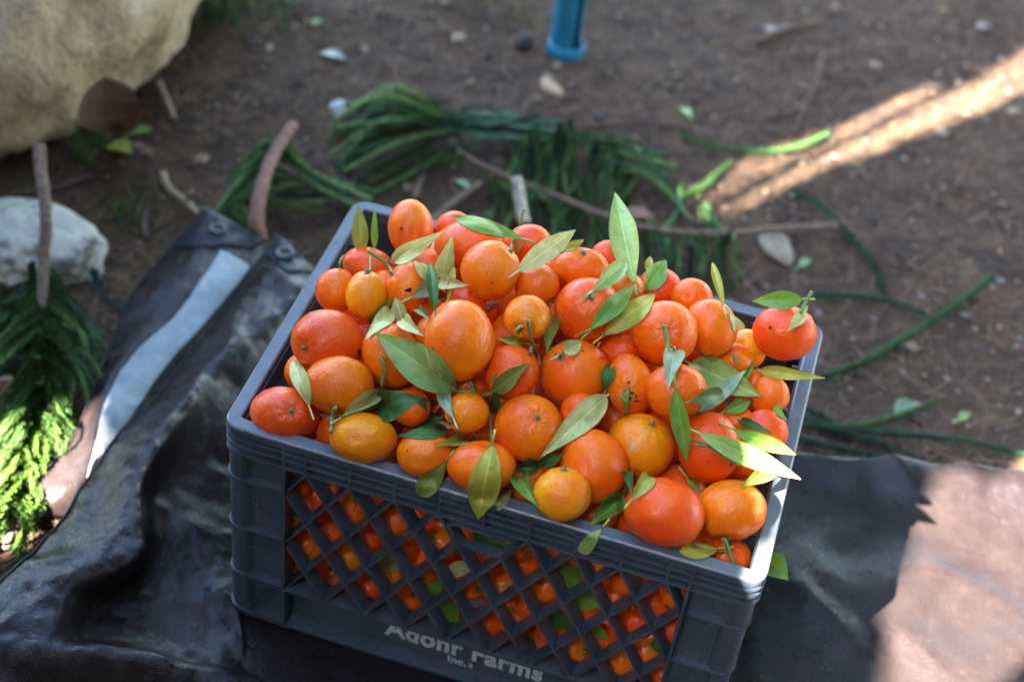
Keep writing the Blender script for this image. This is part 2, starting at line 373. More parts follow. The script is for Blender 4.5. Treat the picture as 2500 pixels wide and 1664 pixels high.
def sky_blocker_trees():
    """unseen trees added around the scene to block most of the sky"""
    rs = random.Random(21); V = []; Fc = []
    for k in range(900):
        u = rs.uniform(-1, 1); a = rs.uniform(0, 6.283); rr = (0.55 + 0.45 * rs.random() ** 0.5); q = math.sqrt(1 - u * u)
        c = np.array((q * math.cos(a) * 1.75 * rr, q * math.sin(a) * 1.75 * rr, 2.75 + u * 2.05 * rr))
        for m in range(16):
            p = c + np.array([rs.gauss(0, 0.16) for _ in range(3)]); d = np.array([rs.gauss(0, 1) for _ in range(3)]); d /= np.linalg.norm(d); e = np.cross(d, [rs.gauss(0, 1) for _ in range(3)]); e /= np.linalg.norm(e)
            L = rs.uniform(0.09, 0.15); w = L * 0.36; o = len(V); V += [p, p + d * L * .5 + e * w, p + d * L, p + d * L * .5 - e * w]; Fc.append((o, o + 1, o + 2, o + 3))
    crown = mesh('crown', V, Fc)
    v, f = tube([(0, 0, -0.05), (0.03, 0.02, 0.6), (0.0, 0.05, 1.4), (0.05, 0, 2.6)], [0.13, 0.10, 0.085, 0.04], 12, 0.06); trunk = mesh('trunk', v, f)
    for k, (az, dist, s) in enumerate(((5, 4.3, 1.5), (50, 4.2, 1.45), (95, 4.1, 1.5), (135, 4.0, 1.4), (167, 4.6, 0.9), (258, 4.4, 0.8))):  # added trees, placed to leave the sun and one sky gap open
        a = math.radians(az); x, y = dist * math.sin(a), 0.2 + dist * math.cos(a)
        t = empty('sky_blocker_tree', (x, y, -0.016)); tag(t, 'unseen leafy tree added to block part of the sky', 'tree', 'unseen trees added to block the sky')
        for nm, me, mt, col in (('trunk', trunk, M_WOOD, (0.14, 0.11, 0.09)), ('crown', crown, M_NEEDLE, (0.045, 0.075, 0.028))):
            o = bpy.data.objects.new(nm, me); COL.objects.link(o); o.parent = t; o.color = (*col, 1)
            if not me.materials: me.materials.append(mt)
        t.rotation_euler = (0, 0, k * 1.3); t.scale = (s, s, s)
sky_blocker_trees()

# ------------------------------------------------------------------ rocks
def rock(name, c, r, seed, amp, mat, rot=0.0, sub=5, flat=0.0):
    bm = bmesh.new(); bmesh.ops.create_icosphere(bm, subdivisions=sub, radius=1.0)
    s = Vector((seed * 7.3, seed * 3.1, seed))
    for v in bm.verts:
        d = v.co.normalized(); n = noise.fractal(d * 1.1 + s, 0.9, 2.0, 3) * amp + noise.fractal(d * 3.4 + s, 0.8, 2.1, 5) * amp * 0.5 + noise.noise(d * 16 + s) * amp * 0.05
        p = d * (1 + n)
        if flat: p.z = min(p.z, 1 - flat + 0.35 * max(0, p.z - 1 + flat))
        p = Vector((p.x * r[0], p.y * r[1], p.z * r[2])); p.rotate(Matrix.Rotation(rot, 3, 'Z')); v.co = p
    me = bpy.data.meshes.new(name); bm.to_mesh(me); bm.free()
    o = link(name, me, mat); o.location = c; return o
tag(rock('boulder', (-1.0, 0.645, 0.15), (0.36, 0.40, 0.33), 5.4, 0.10, M_BOULDER, 0.25, 6), 'large tan weathered boulder standing on the bare soil', 'boulder')
p = on_ground(95, 560)
tag(rock('rock', (p[0] - 0.010, p[1] - 0.028, -0.004), (0.097, 0.064, 0.050), 8.2, 0.12, M_GRANITE, 0.15, 5), 'rounded pale grey speckled granite rock among conifer branches', 'rock')

# ------------------------------------------------------------------ tarpaulin
def loft(rows, nu, nv, wr=0.004, seed=0):
    """smooth surface through rows of control points; returns verts[v][u]"""
    dense = [catmull(r, nu) for r in rows]
    cols = [catmull([d[k] for d in dense], nv) for k in range(nu + 1)]
    V = np.array(cols).transpose(1, 0, 2)
    for j in range(V.shape[0]):
        for i in range(V.shape[1]):
            x, y, z = V[j, i]
            n = noise.fractal((x * 13 + seed, y * 13, 1.7), 0.8, 2.0, 4) * wr + noise.noise((x * 70, y * 70, seed)) * wr * 0.12
            # sharp creases
            n += (0.5 - abs(noise.noise((x * 9 + y * 5 + seed, y * 9 - x * 4, 3.3)))) ** 3 * wr * 4
            V[j, i, 2] = z + n
    return V
def sheet_mesh(name, V, thick=0.0012, mask=None):
    nv, nu = V.shape[:2]; du = np.gradient(V, axis=1); dv = np.gradient(V, axis=0); N = np.cross(du, dv); N /= np.linalg.norm(N, axis=2)[..., None] + 1e-12
    if N[..., 2].mean() < 0: N = -N
    top = V.reshape(-1, 3); bot = (V - N * thick).reshape(-1, 3); n = nv * nu; Fc = []
    has = np.ones((nv - 1, nu - 1), bool) if mask is None else mask
    for j in range(nv - 1):
        for i in range(nu - 1):
            if not has[j, i]: continue
            a = j * nu + i; q = (a, a + 1, a + nu + 1, a + nu)
            Fc.append(q); Fc.append(tuple(k + n for k in q[::-1]))
            for (dj, di, e0, e1) in ((-1, 0, a, a + 1), (1, 0, a + nu + 1, a + nu), (0, -1, a + nu, a), (0, 1, a + 1, a + nu + 1)):
                jj, ii = j + dj, i + di
                if jj < 0 or ii < 0 or jj >= nv - 1 or ii >= nu - 1 or not has[jj, ii]: Fc.append((e1, e0, e0 + n, e1 + n))
    uu, vv = np.meshgrid(np.linspace(0, 1, nu), np.linspace(0, 1, nv)); uv = np.tile(np.c_[uu.ravel(), vv.ravel()], (2, 1))
    me = mesh(name, np.vstack([top, bot]), Fc, uv)
    bm = bmesh.new(); bm.from_mesh(me); bmesh.ops.recalc_face_normals(bm, faces=bm.faces)
    loose = [v for v in bm.verts if not v.link_faces]; bmesh.ops.delete(bm, geom=loose, context='VERTS'); bm.to_mesh(me); bm.free()
    return me, N
tarp = empty('tarpaulin', (0.05, -0.05, -0.004))
tag(tarp, 'crumpled brown tarpaulin with folded grommet corners spread under the crate', 'tarpaulin')
def base_sheet():
    b0 = at(1880, 1120); b1 = at(2120, 1138); b2 = at(2330, 1158); b3 = at(2560, 1188)
    bx = [-0.7, -0.45, -0.25, b0[0], b1[0], b2[0], b3[0], 1.4]; by = [-0.12, 0.02, 0.14, b0[1], b1[1], b2[1], b3[1], b3[1] + 0.12]
    xs = np.arange(-0.40, 1.3, 0.008); nvv = 130; V = np.zeros((nvv + 1, len(xs), 3))
    for i, x in enumerate(xs):
        yb = np.interp(x, bx, by) + 0.004 * noise.noise((x * 14, 0, 0))
        for j in range(nvv + 1):
            s = (j / nvv) ** 0.8; y = yb + (-1.15 - yb) * (1 - (1 - j / nvv) ** 0.85) if False else yb - (yb + 1.15) * (j / nvv) ** 1.25
            dx = max(abs(x) - 0.225, 0); dy = max(abs(y) - 0.152, 0); d = math.hypot(dx, dy); m = min(1, d / 0.07)
            w = noise.fractal((x * 7, y * 7, 2.2), 0.8, 2, 4) * 0.008 + (0.5 - abs(noise.noise((x * 6 + y * 3, y * 6 - x * 2, 8.1)))) ** 3 * 0.09
            e = yb - y                                            # lifted back hem
            z = -0.003 + m * (0.003 + max(0, w) * 0.9) + m * 0.012 * math.exp(-(e / 0.03) ** 2)
            V[j, i] = (x, y, z)
    me, _ = sheet_mesh('sheet', V); return link('sheet', me, M_TARP, tarp)
base_sheet()
def rowsd(rows): return [[atd(x, y, z) for x, y, z in r] for r in rows]
# far fold with the white strip
R1 = rowsd([
 [(468, 478, .034), (490, 488, .038), (520, 503, .040), (575, 533, .038), (607, 553, .034)],
 [(392, 572, .030), (445, 575, .042), (500, 577, .045), (577, 622, .036), (602, 642, .026)],
 [(300, 690, .028), (360, 695, .044), (415, 705, .046), (497, 722, .034), (540, 748, .016)],
 [(235, 840, .028), (262, 838, .042), (290, 832, .045), (394, 842, .034), (450, 872, .012)],
 [(203, 930, .028), (220, 930, .040), (238, 930, .046), (322, 942, .034), (385, 985, .010)],
 [(165, 1015, .028), (190, 1018, .036), (218, 1020, .042), (266, 1028, .032), (330, 1075, .008)],
 [(84, 1112, .028), (135, 1122, .034), (196, 1098, .036), (220, 1085, .028), (285, 1150, .006)],
 [(100, 1198, .006), (130, 1190, .010), (180, 1170, .016), (205, 1150, .012), (250, 1190, .002)]])
V1 = loft(R1, 60, 130, 0.004, 1.0)
me, N1 = sheet_mesh('fold', V1); f1 = link('fold', me, M_TARP, tarp)
# hem piping along the long edge
def piping(V, side, N):
    path = V[::2, side] + N[::2, side] * 0.0006; v, f = tube(path, 0.0016, 6); return mesh('hem', v, f)
link('hem', piping(V1, 0, N1), M_TARP, f1)
j0, j1 = int(130 * 1 / 7 * 0.98), int(130 * 6.2 / 7); i0, i1 = 31, 44
SV = (V1 + N1 * 0.0011)[j0:j1 + 1, i0:i1 + 1]; me, _ = sheet_mesh('white_strip', SV, 0.0006); link('white_strip', me, M_STRIP, f1)
# near fold, a raised ridge towards the crate
R2 = rowsd([
 [(640, 546, .040), (668, 572, .046), (700, 600, .046), (738, 634, .040)],
 [(592, 610, .036), (632, 638, .052), (680, 664, .056), (724, 690, .044)],
 [(500, 733, .034), (560, 748, .060), (620, 768, .058), (690, 792, .020)],
 [(420, 836, .036), (480, 846, .066), (545, 878, .050), (628, 930, .008)],
 [(312, 962, .040), (380, 982, .080), (440, 1028, .046), (565, 1080, .004)],
 [(236, 1052, .042), (318, 1098, .090), (372, 1140, .040), (550, 1230, .003)],
 [(150, 1184, .042), (316, 1200, .090), (362, 1240, .034), (550, 1330, .003)],
 [(70, 1280, .036), (300, 1290, .080), (340, 1325, .022), (550, 1400, .003)],
 [(0, 1340, .034), (165, 1368, .052), (290, 1400, .006), (565, 1470, .003)],
 [(-60, 1420, .032), (95, 1452, .050), (240, 1470, .022), (565, 1540, .004)],
 [(-100, 1520, .020), (66, 1502, .044), (300, 1512, .044), (610, 1575, .018)],
 [(-100, 1650, .004), (65, 1600, .012), (300, 1620, .010), (610, 1690, .003)]])
V2 = loft(R2, 90, 240, 0.0065, 5.0)
me, N2 = sheet_mesh('fold', V2); f2 = link('fold', me, M_TARP, tarp); link('hem', piping(V2, 0, N2), M_TARP, f2)
def corner_patch(V, N, jmax, iw, parent, hole_ji):
    """black triangular corner reinforcement with a grommet"""
    nu = V.shape[1]; W = (V + N * 0.0016)[:jmax + 1]
    mask = np.zeros((jmax, nu - 1), bool)
    for j in range(jmax):
        lo = 0; hi = int((nu - 1) * (1 - (j / jmax) * iw))
        mask[j, lo:max(lo + 1, hi)] = True
    me, _ = sheet_mesh('corner_patch', W, 0.0018, mask); o = link('corner_patch', me, M_RUBBER, parent, (0.008, 0.010, 0.015))
    c = V[hole_ji]; n = N[hole_ji]; t = np.cross(n, (0, 1, 0)); t /= np.linalg.norm(t); b = np.cross(n, t); vs = []; fs = []
    for k in range(28):
        a = 2 * math.pi * k / 28
        for m in range(8):
            e = 2 * math.pi * m / 8; rr = 0.0088 + 0.0030 * math.cos(e); vs.append(c + (t * math.cos(a) + b * math.sin(a)) * rr + n * (0.0030 + 0.0018 * math.sin(e)))
            fs.append((k * 8 + m, k * 8 + (m + 1) % 8, ((k + 1) % 28) * 8 + (m + 1) % 8, ((k + 1) % 28) * 8 + m))
    link('grommet', mesh('grommet', vs, fs), M_METAL, o, (0.012, 0.016, 0.024))
    vs = [c + n * 0.0024] + [c + n * 0.0024 + (t * math.cos(2 * math.pi * k / 20) + b * math.sin(2 * math.pi * k / 20)) * 0.0066 for k in range(20)]
    link('eyelet', mesh('eyelet', vs, [(0, 1 + k, 1 + (k + 1) % 20) for k in range(20)]), M_MISC, o, (0.06, 0.048, 0.035))
corner_patch(V1, N1, 18, 0.55, tarp, (9, 26)); corner_patch(V2, N2, 16, 0.5, tarp, (7, 28))

# ------------------------------------------------------------------ milk crate
CW, CD, CH = 0.476, 0.330, 0.267
crate = empty('milk_crate', (0, 0, 0))
tag(crate, 'scuffed grey plastic milk crate heaped with tangerines, standing on the tarpaulin', 'crate')
def rrect(off, rad=0.016, seg=7, hx=CW / 2, hy=CD / 2):
    hx -= off; hy -= off; r = max(0.0015, rad - off); out = []
    for cx, cy, a0 in ((hx - r, -hy + r, -90), (hx - r, hy - r, 0), (-hx + r, hy - r, 90), (-hx + r, -hy + r, 180)):
        for k in range(seg + 1):
            a = math.radians(a0 + 90 * k / seg); out.append((cx + r * math.cos(a), cy + r * math.sin(a)))
    return out
def ring(profile, closed_profile=True):
    V = []; n = None
    for o, z in profile:
        p = rrect(o); n = len(p); V += [(x, y, z) for x, y in p]
    m = len(profile); Fc = []
    for j in range(m if closed_profile else m - 1):
        for k in range(n):
            a = j * n + k; b = j * n + (k + 1) % n; c = ((j + 1) % m) * n; Fc.append((a, b, c + (k + 1) % n, c + k))
    return V, Fc
def ring_obj(name, profile, smooth=False):
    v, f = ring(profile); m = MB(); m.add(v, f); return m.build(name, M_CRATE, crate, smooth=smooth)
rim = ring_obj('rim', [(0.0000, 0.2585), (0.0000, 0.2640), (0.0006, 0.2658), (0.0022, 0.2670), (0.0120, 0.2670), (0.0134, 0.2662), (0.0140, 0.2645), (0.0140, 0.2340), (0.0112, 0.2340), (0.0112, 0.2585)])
for z in (0.2535, 0.2445, 0.2345): ring_obj('rib', [(-0.0003, z - 0.0014), (0.0002, z + 0.0013), (0.0112, z + 0.0016), (0.0112, z - 0.0014)])
ring_obj('bottom_lip', [(0.0035, 0.0004), (0.0035, 0.0036), (0.0190, 0.0042), (0.0190, 0.0004)])
MB().box(-CW / 2 + 0.020, CW / 2 - 0.020, -CD / 2 + 0.020, CD / 2 - 0.020, 0.001, 0.0075).build('base_panel', M_CRATE, crate)
# rounded corner posts and the ribs that run round them
def band(q, path, th, z0, z1, name):
    """wall strip round one corner; path lists (distance from the corner curve, depth below the outer face)"""
    o0 = path[0][1]; arc = rrect(0.0008); n4 = len(arc) // 4; arc = [np.array(p) for p in arc[q * n4:(q + 1) * n4]]
    dirs = {0: ((-1, 0), (0, 1)), 1: ((0, -1), (-1, 0)), 2: ((1, 0), (0, -1)), 3: ((0, 1), (1, 0))}[q]; dirs = [np.array(d, float) for d in dirs]
    nin = [dirs[1], dirs[0]]                                                  # inward normal of each face
    cen = arc[0] + nin[0] * 0.0152
    def line(extra):
        L = [arc[0] + dirs[0] * e + nin[0] * (o + extra) for e, o in reversed(path)]
        L += [p + (cen - p) / np.linalg.norm(cen - p) * (o0 + extra) for p in arc[1:-1]]
        return L + [arc[-1] + dirs[1] * e + nin[1] * (o + extra) for e, o in path]
    if callable(th): A, B = line(0), th()
    else: A, B = line(0), line(th)
    n = len(A); V = [(*p, z) for z in (z0, z1) for P in (A, B) for p in P]; Fc = []
    for k in range(n - 1):
        Fc += [(k, k + 1, 2 * n + k + 1, 2 * n + k), (n + k, 3 * n + k, 3 * n + k + 1, n + k + 1), (k, n + k, n + k + 1, k + 1), (2 * n + k, 2 * n + k + 1, 3 * n + k + 1, 3 * n + k)]
    for k in (0, n - 1): Fc.append((k, 2 * n + k, 3 * n + k, n + k))
    m = MB(); m.add(V, Fc); return m.build(name, M_CRATE, crate)
for q in range(4):
    band(q, [(0.0, 0.0012), (0.003, 0.0012), (0.006, 0.0030), (0.009, 0.0068), (0.012, 0.0078), (0.0405, 0.0078)], 0.003, 0.0045, 0.2330, 'corner_panel')
    for z in (0.200, 0.133, 0.066, 0.0115): band(q, [(0.0, -0.0004), (0.0405, -0.0004)], 0.0080, z - 0.0013, z + 0.0013, 'corner_rib')
def side(L, M, lettering=False):
    """one wall of the crate; M maps (along, outward, up) to the crate"""
    def fn(s, n, z): return M(s, n, z)
    hl = L / 2 - 0.058; m = MB()
    m.box(-L / 2 + 0.018, L / 2 - 0.018, -0.0150, -0.0113, 0.2352, 0.2580, fn)          # strip behind the ribs
    s_ = m.build('crate_side', M_CRATE, crate)
    MBx = MB().box(-hl + 0.0016, hl - 0.0016, -0.0215, -0.0185, 0.0045, 0.0600, fn); MBx.build('lower_band', M_CRATE, s_)
    def part(name, s0, s1, n0, n1, z0, z1): MB().box(s0, s1, n0, n1, z0, z1, fn).build(name, M_CRATE, s_)
    ks = [k * 0.04 for k in range(-12, 13)]
    for s in ks:
        if abs(s) < hl - 0.01: part('divider', s - 0.0014, s + 0.0014, -0.0112, 0.0002, 0.2332, 0.2584)
    for s in (-hl, hl): part('upright', s - 0.0015, s + 0.0015, -0.0210, 0.0001, 0.0044, 0.2583)
    part('ledge', -hl + 0.0016, hl - 0.0016, -0.0212, -0.0001, 0.0604, 0.0634)
    zt, zb, mm = 0.2330, 0.0636, 0.02 / 0.0343
    for fam, front in ((1, -0.0006), (-1, -0.0013)):
        for s0 in [k * 0.04 for k in range(-20, 21)]:
            # s = s0 + fam * mm * (zt - z), clipped to the opening
            za, zc = zt, zb
            lo, hi = -hl + 0.0017, hl - 0.0017
            def S(z): return s0 + fam * mm * (zt - z)
            zs = []
            for lim in (lo, hi): zs.append(zt - (lim - s0) / (fam * mm))
            zmin, zmax = max(zb, min(zs)), min(zt, max(zs))
            if zmax - zmin < 0.004: continue
            if abs(s0) < 0.001: zmax = min(zmax, 0.1985)
            w = 0.0014 / math.cos(math.atan(mm)); V = []
            for z in (zmin, zmax):
                for n in (-0.0160 - fam * 0.0003, front):
                    for d in (-w, w): V.append(fn(min(max(S(z) + d, lo), hi), n, z))
            MB().add(V, [(0, 2, 3, 1), (4, 5, 7, 6), (0, 1, 5, 4), (2, 6, 7, 3), (0, 4, 6, 2), (1, 3, 7, 5)]).build('lattice_bar', M_CRATE, s_)
    # hand hole
    P = [(-0.0345, 0.2298), (0.0345, 0.2298), (0.0205, 0.2010), (-0.0205, 0.2010)]
    def rounded(o, r):
        out = []
        cx = sum(p[0] for p in P) / 4; cz = sum(p[1] for p in P) / 4
        Q = []
        n = 4
        for i in range(n):                                            # offset polygon inward by o
            a, b, c = np.array(P[i - 1]), np.array(P[i]), np.array(P[(i + 1) % n])
            e0 = (b - a) / np.linalg.norm(b - a); e1 = (c - b) / np.linalg.norm(c - b); n0 = np.array((e0[1], -e0[0])); n1 = np.array((e1[1], -e1[0]))
            bis = (n0 + n1) / (1 + n0 @ n1); Q.append(b + bis * o)
        for i in range(n):
            a, b, c = Q[i - 1], Q[i], Q[(i + 1) % n]; e0 = (a - b) / np.linalg.norm(a - b); e1 = (c - b) / np.linalg.norm(c - b)
            p0, p1 = b + e0 * r, b + e1 * r
            for k in range(7):
                t = k / 6; out.append((1 - t) ** 2 * p0 + 2 * t * (1 - t) * b + t * t * p1)
        return out
    A, B = rounded(0.0, 0.010), rounded(0.0030, 0.008); n = len(A)
    V = [fn(p[0], d, p[1]) for d in (-0.0080, 0.0006) for Lp in (A, B) for p in Lp]; Fc = []
    for k in range(n):
        q = (k + 1) % n
        Fc += [(k, q, 2 * n + q, 2 * n + k), (n + k, 3 * n + k, 3 * n + q, n + q), (k, n + k, n + q, q), (2 * n + k, 2 * n + q, 3 * n + q, 3 * n + k)]
    m = MB(); m.add(V, Fc); m.build('handle_frame', M_CRATE, s_)
    # small braces in the lowest corner panels
    for sg in (-1, 1):
        V = []
        for (s, z) in ((sg * (L / 2 - 0.020), 0.013), (sg * (hl + 0.002), 0.0615)):
            for nn in (-0.0084, -0.0012):
                for d in (-0.0012, 0.0012): V.append(fn(s, nn, z + d))
        MB().add(V, [(0, 2, 3, 1), (4, 5, 7, 6), (0, 1, 5, 4), (2, 6, 7, 3), (0, 4, 6, 2), (1, 3, 7, 5)]).build('brace', M_CRATE, s_)
    return s_
front = side(CW, lambda s, n, z: (s, -CD / 2 - n, z))
side(CW, lambda s, n, z: (-s, CD / 2 + n, z))
side(CD, lambda s, n, z: (CW / 2 + n, s, z)); side(CD, lambda s, n, z: (-CW / 2 - n, -s, z))
def lettering(body, size, x, z, width, bold):
    cu = bpy.data.curves.new('lettering', 'FONT'); cu.body = body; cu.size = size; cu.extrude = 0.0002; cu.offset = bold; cu.space_character = 1.06
    o = bpy.data.objects.new('tmp', cu); COL.objects.link(o); dg = bpy.context.evaluated_depsgraph_get(); me = bpy.data.meshes.new_from_object(o.evaluated_get(dg))
    bpy.data.objects.remove(o); xs = [v.co.x for v in me.vertices]; k = width / (max(xs) - min(xs)); x_min = min(xs)
    for v in me.vertices: v.co = Vector((x + (v.co.x - x_min) * k, -CD / 2 + 0.0185 - 0.0003 - v.co.z, z + v.co.y))
    me.materials.clear(); me.name = 'lettering'; return link('lettering', me, M_PRINT, front, (0.58, 0.60, 0.62), smooth=False)
lettering('Adohr Farms', 0.0335, -0.0835, 0.0195, 0.156, 0.0011)
lettering('Inc.', 0.0135, -0.0195, 0.0062, 0.0185, 0.0005)
lettering('\u00ae', 0.0085, 0.0016, 0.0062, 0.0042, 0.0001)
# moulded marks on the corner panels
def mark(cx, cz, r):
    path = [(cx + r * math.cos(a) * 1.1, -CD / 2 + 0.0081, cz + r * math.sin(a)) for a in np.linspace(0.3, 2 * math.pi + 0.2, 26)]
    v, f = tube(path, 0.0009, 5); m = MB(); m.add(v, f)
    v, f = tube([(cx, -CD / 2 + 0.0081, cz + r * 1.5), (cx, -CD / 2 + 0.0081, cz - r * 1.6), (cx + r * 0.8, -CD / 2 + 0.0081, cz - r * 2.1)], 0.0009, 5); m.add(v, f)
    m.build('moulded_mark', M_CRATE, crate, smooth=True)
mark(0.211, 0.172, 0.0085); mark(-0.207, 0.170, 0.0045); mark(-0.207, 0.100, 0.0045)

# ------------------------------------------------------------------ tangerines
# id, centre, half-axes (across, up, deep as seen), tilt of the outline, colour, stem pole
HEAP = [
(1,(-0.1556,0.0843,0.3165),(0.0214,0.0279,0.0232),6,'o',None),
(2,(-0.1824,0.0482,0.2893),(0.0258,0.0184,0.0207),-20,'r',None),
(3,(-0.1942,-0.0070,0.3023),(0.0191,0.0204,0.0188),0,'o',None),
(4,(-0.1618,-0.0185,0.3176),(0.0185,0.0220,0.0192),0,'y',(-0.19,0.46,0.86)),
(5,(-0.1769,-0.0733,0.3043),(0.0318,0.0286,0.0287),-10,'r',(-0.40,-0.85,0.35)),
(6,(-0.1499,-0.1170,0.3032),(0.0302,0.0247,0.0259),0,'o',(0.20,-0.96,-0.21)),
(7,(-0.1916,-0.1346,0.2671),(0.0300,0.0237,0.0253),-12,'r',(0.39,-0.45,0.81)),
(8,(-0.1315,0.0027,0.3184),(0.0183,0.0251,0.0203),-10,'o',(-0.82,-0.06,0.57)),
(9,(-0.1191,-0.0735,0.3103),(0.0246,0.0288,0.0253),25,'o',None),
(10,(-0.0602,-0.0734,0.3500),(0.0301,0.0341,0.0304),0,'o',None),
(11,(-0.0705,-0.0016,0.3202),(0.0240,0.0207,0.0212),-15,'r',None),
(12,(-0.0591,0.0087,0.3618),(0.0259,0.0259,0.0246),0,'o',(0.54,0.46,0.71)),
(13,(-0.0918,0.0604,0.3378),(0.0325,0.0228,0.0259),0,'r',None),
(14,(-0.1216,0.1124,0.3061),(0.0182,0.0173,0.0169),0,'r',None),
(15,(-0.0439,0.0924,0.3296),(0.0213,0.0191,0.0191),0,'r',None),
(16,(-0.0184,0.0214,0.3475),(0.0202,0.0193,0.0187),0,'o',None),
(17,(0.0104,0.0584,0.3478),(0.0265,0.0185,0.0211),0,'o',(0.00,-0.02,1.00)),
(18,(0.0287,0.1070,0.3269),(0.0172,0.0164,0.0160),0,'r',None),
(19,(-0.0141,-0.0273,0.3528),(0.0201,0.0198,0.0190),0,'y',(-0.10,-0.98,0.14)),
(20,(0.0309,0.0144,0.3416),(0.0297,0.0292,0.0279),0,'r',(0.03,-0.37,0.93)),
(21,(0.0552,0.0628,0.3318),(0.0171,0.0171,0.0162),0,'y',None),
(22,(0.0819,0.0920,0.3194),(0.0207,0.0200,0.0194),-20,'r',None),
(23,(0.1129,0.0795,0.3304),(0.0191,0.0180,0.0176),-15,'o',None),
(24,(0.1006,0.0128,0.3420),(0.0291,0.0279,0.0271),0,'o',(0.11,-0.69,0.71)),
(25,(0.1367,0.0482,0.3304),(0.0233,0.0259,0.0233),20,'o',None),
(26,(0.1727,0.0824,0.2861),(0.0169,0.0185,0.0168),20,'y',None),
(27,(0.2009,0.0859,0.3140),(0.0293,0.0251,0.0258),-8,'r',(0.31,0.30,0.90)),
(29,(0.0665,0.0029,0.3143),(0.0193,0.0167,0.0170),0,'r',None),
(30,(-0.0130,-0.0676,0.3247),(0.0239,0.0236,0.0226),0,'r',None),
(31,(0.0357,-0.0337,0.3103),(0.0311,0.0292,0.0286),0,'o',(-0.43,-0.33,0.84)),
(32,(0.0848,-0.0359,0.3170),(0.0201,0.0270,0.0221),10,'o',(-0.01,-0.84,0.54)),
(33,(0.1245,-0.0433,0.3328),(0.0265,0.0232,0.0236),0,'o',(-0.24,-0.18,0.95)),
(34,(0.2025,0.0240,0.2925),(0.0175,0.0181,0.0169),-25,'o',(0.89,-0.39,-0.23)),
(35,(0.2067,-0.0258,0.2991),(0.0195,0.0179,0.0177),-25,'r',None),
(36,(0.1641,-0.0616,0.2969),(0.0271,0.0302,0.0272),0,'r',None),
(37,(0.1968,-0.0397,0.2716),(0.0162,0.0150,0.0148),0,'o',None),
(38,(0.1081,-0.0742,0.2885),(0.0292,0.0277,0.0270),-20,'y',(0.20,0.11,0.97)),
(39,(0.1190,-0.0363,0.2795),(0.0185,0.0178,0.0173),0,'r',None),
(40,(0.0150,-0.1053,0.3040),(0.0292,0.0285,0.0274),0,'o',(0.28,-0.32,0.90)),
(41,(0.0766,-0.1156,0.2928),(0.0280,0.0313,0.0281),10,'o',None),
(42,(0.0602,-0.1580,0.2963),(0.0241,0.0218,0.0218),0,'y',(-0.15,0.47,0.87)),
(43,(0.1435,-0.1400,0.2900),(0.0337,0.0278,0.0291),-15,'r',None),
(44,(0.1956,-0.1078,0.2800),(0.0299,0.0253,0.0261),0,'o',(0.19,-0.86,-0.48)),
(45,(0.2043,-0.1247,0.2402),(0.0210,0.0177,0.0183),-10,'r',(-0.11,-0.05,0.99)),
(46,(-0.1165,-0.1449,0.2783),(0.0290,0.0216,0.0238),-8,'y',None),
(47,(-0.1445,-0.1268,0.2546),(0.0198,0.0181,0.0180),0,'r',None),
(48,(-0.0620,-0.1431,0.2787),(0.0243,0.0198,0.0208),0,'o',None),
(49,(-0.0370,-0.1126,0.3094),(0.0187,0.0174,0.0172),0,'y',(-0.45,-0.89,0.10)),
(50,(-0.0116,-0.1475,0.2889),(0.0288,0.0215,0.0237),0,'o',(0.15,0.25,0.96)),
(51,(-0.0467,-0.0740,0.3001),(0.0197,0.0172,0.0175),0,'r',None),
(55,(-0.1960,-0.0767,0.2629),(0.0184,0.0182,0.0174),0,'o',None),
]
BEHIND_LATTICE = [
(-0.180,-0.130,0.178,0.0165,'r'),(-0.168,-0.130,0.148,0.0165,'r'),(-0.148,-0.129,0.123,0.0169,'r'),(-0.129,-0.129,0.163,0.0165,'o'),
(-0.108,-0.129,0.189,0.0165,'r'),(-0.087,-0.130,0.165,0.0165,'o'),(-0.111,-0.129,0.134,0.0165,'r'),(-0.187,-0.130,0.122,0.0165,'o'),
(-0.168,-0.130,0.096,0.0165,'o'),(-0.130,-0.130,0.096,0.0165,'y'),(-0.078,-0.129,0.134,0.0165,'r'),(-0.054,-0.130,0.115,0.0165,'o'),
(-0.165,-0.129,0.061,0.0165,'r'),(-0.090,-0.129,0.085,0.0165,'o'),(-0.138,-0.129,0.043,0.0165,'r'),(-0.107,-0.129,0.058,0.0165,'r'),
(-0.068,-0.130,0.053,0.0165,'o'),(-0.042,-0.129,0.156,0.0165,'o'),(-0.013,-0.128,0.108,0.0179,'o'),(0.001,-0.129,0.146,0.0165,'r'),
(0.032,-0.129,0.156,0.0165,'o'),(0.038,-0.130,0.078,0.0165,'o'),(0.029,-0.130,0.038,0.0165,'r'),(0.019,-0.130,0.120,0.0165,'o'),
(0.026,-0.130,0.187,0.0165,'o'),(0.060,-0.130,0.141,0.0165,'o'),(0.048,-0.129,0.108,0.0165,'r'),(0.058,-0.129,0.182,0.0165,'r'),
(0.098,-0.129,0.189,0.0165,'o'),(0.129,-0.130,0.180,0.0165,'r'),(0.120,-0.129,0.149,0.0168,'o'),(0.144,-0.129,0.126,0.0169,'r'),
(0.095,-0.129,0.063,0.0165,'o'),(0.153,-0.130,0.158,0.0165,'r'),(0.173,-0.130,0.182,0.0165,'o'),(0.176,-0.130,0.133,0.0165,'r'),
(0.139,-0.129,0.065,0.0165,'o'),(0.159,-0.129,0.090,0.0165,'o'),(0.179,-0.130,0.065,0.0165,'r'),(0.010,-0.130,0.062,0.0165,'r'),
(0.070,-0.129,0.083,0.0165,'r'),(0.097,-0.129,0.123,0.0165,'r'),(0.118,-0.129,0.094,0.0165,'r'),
]
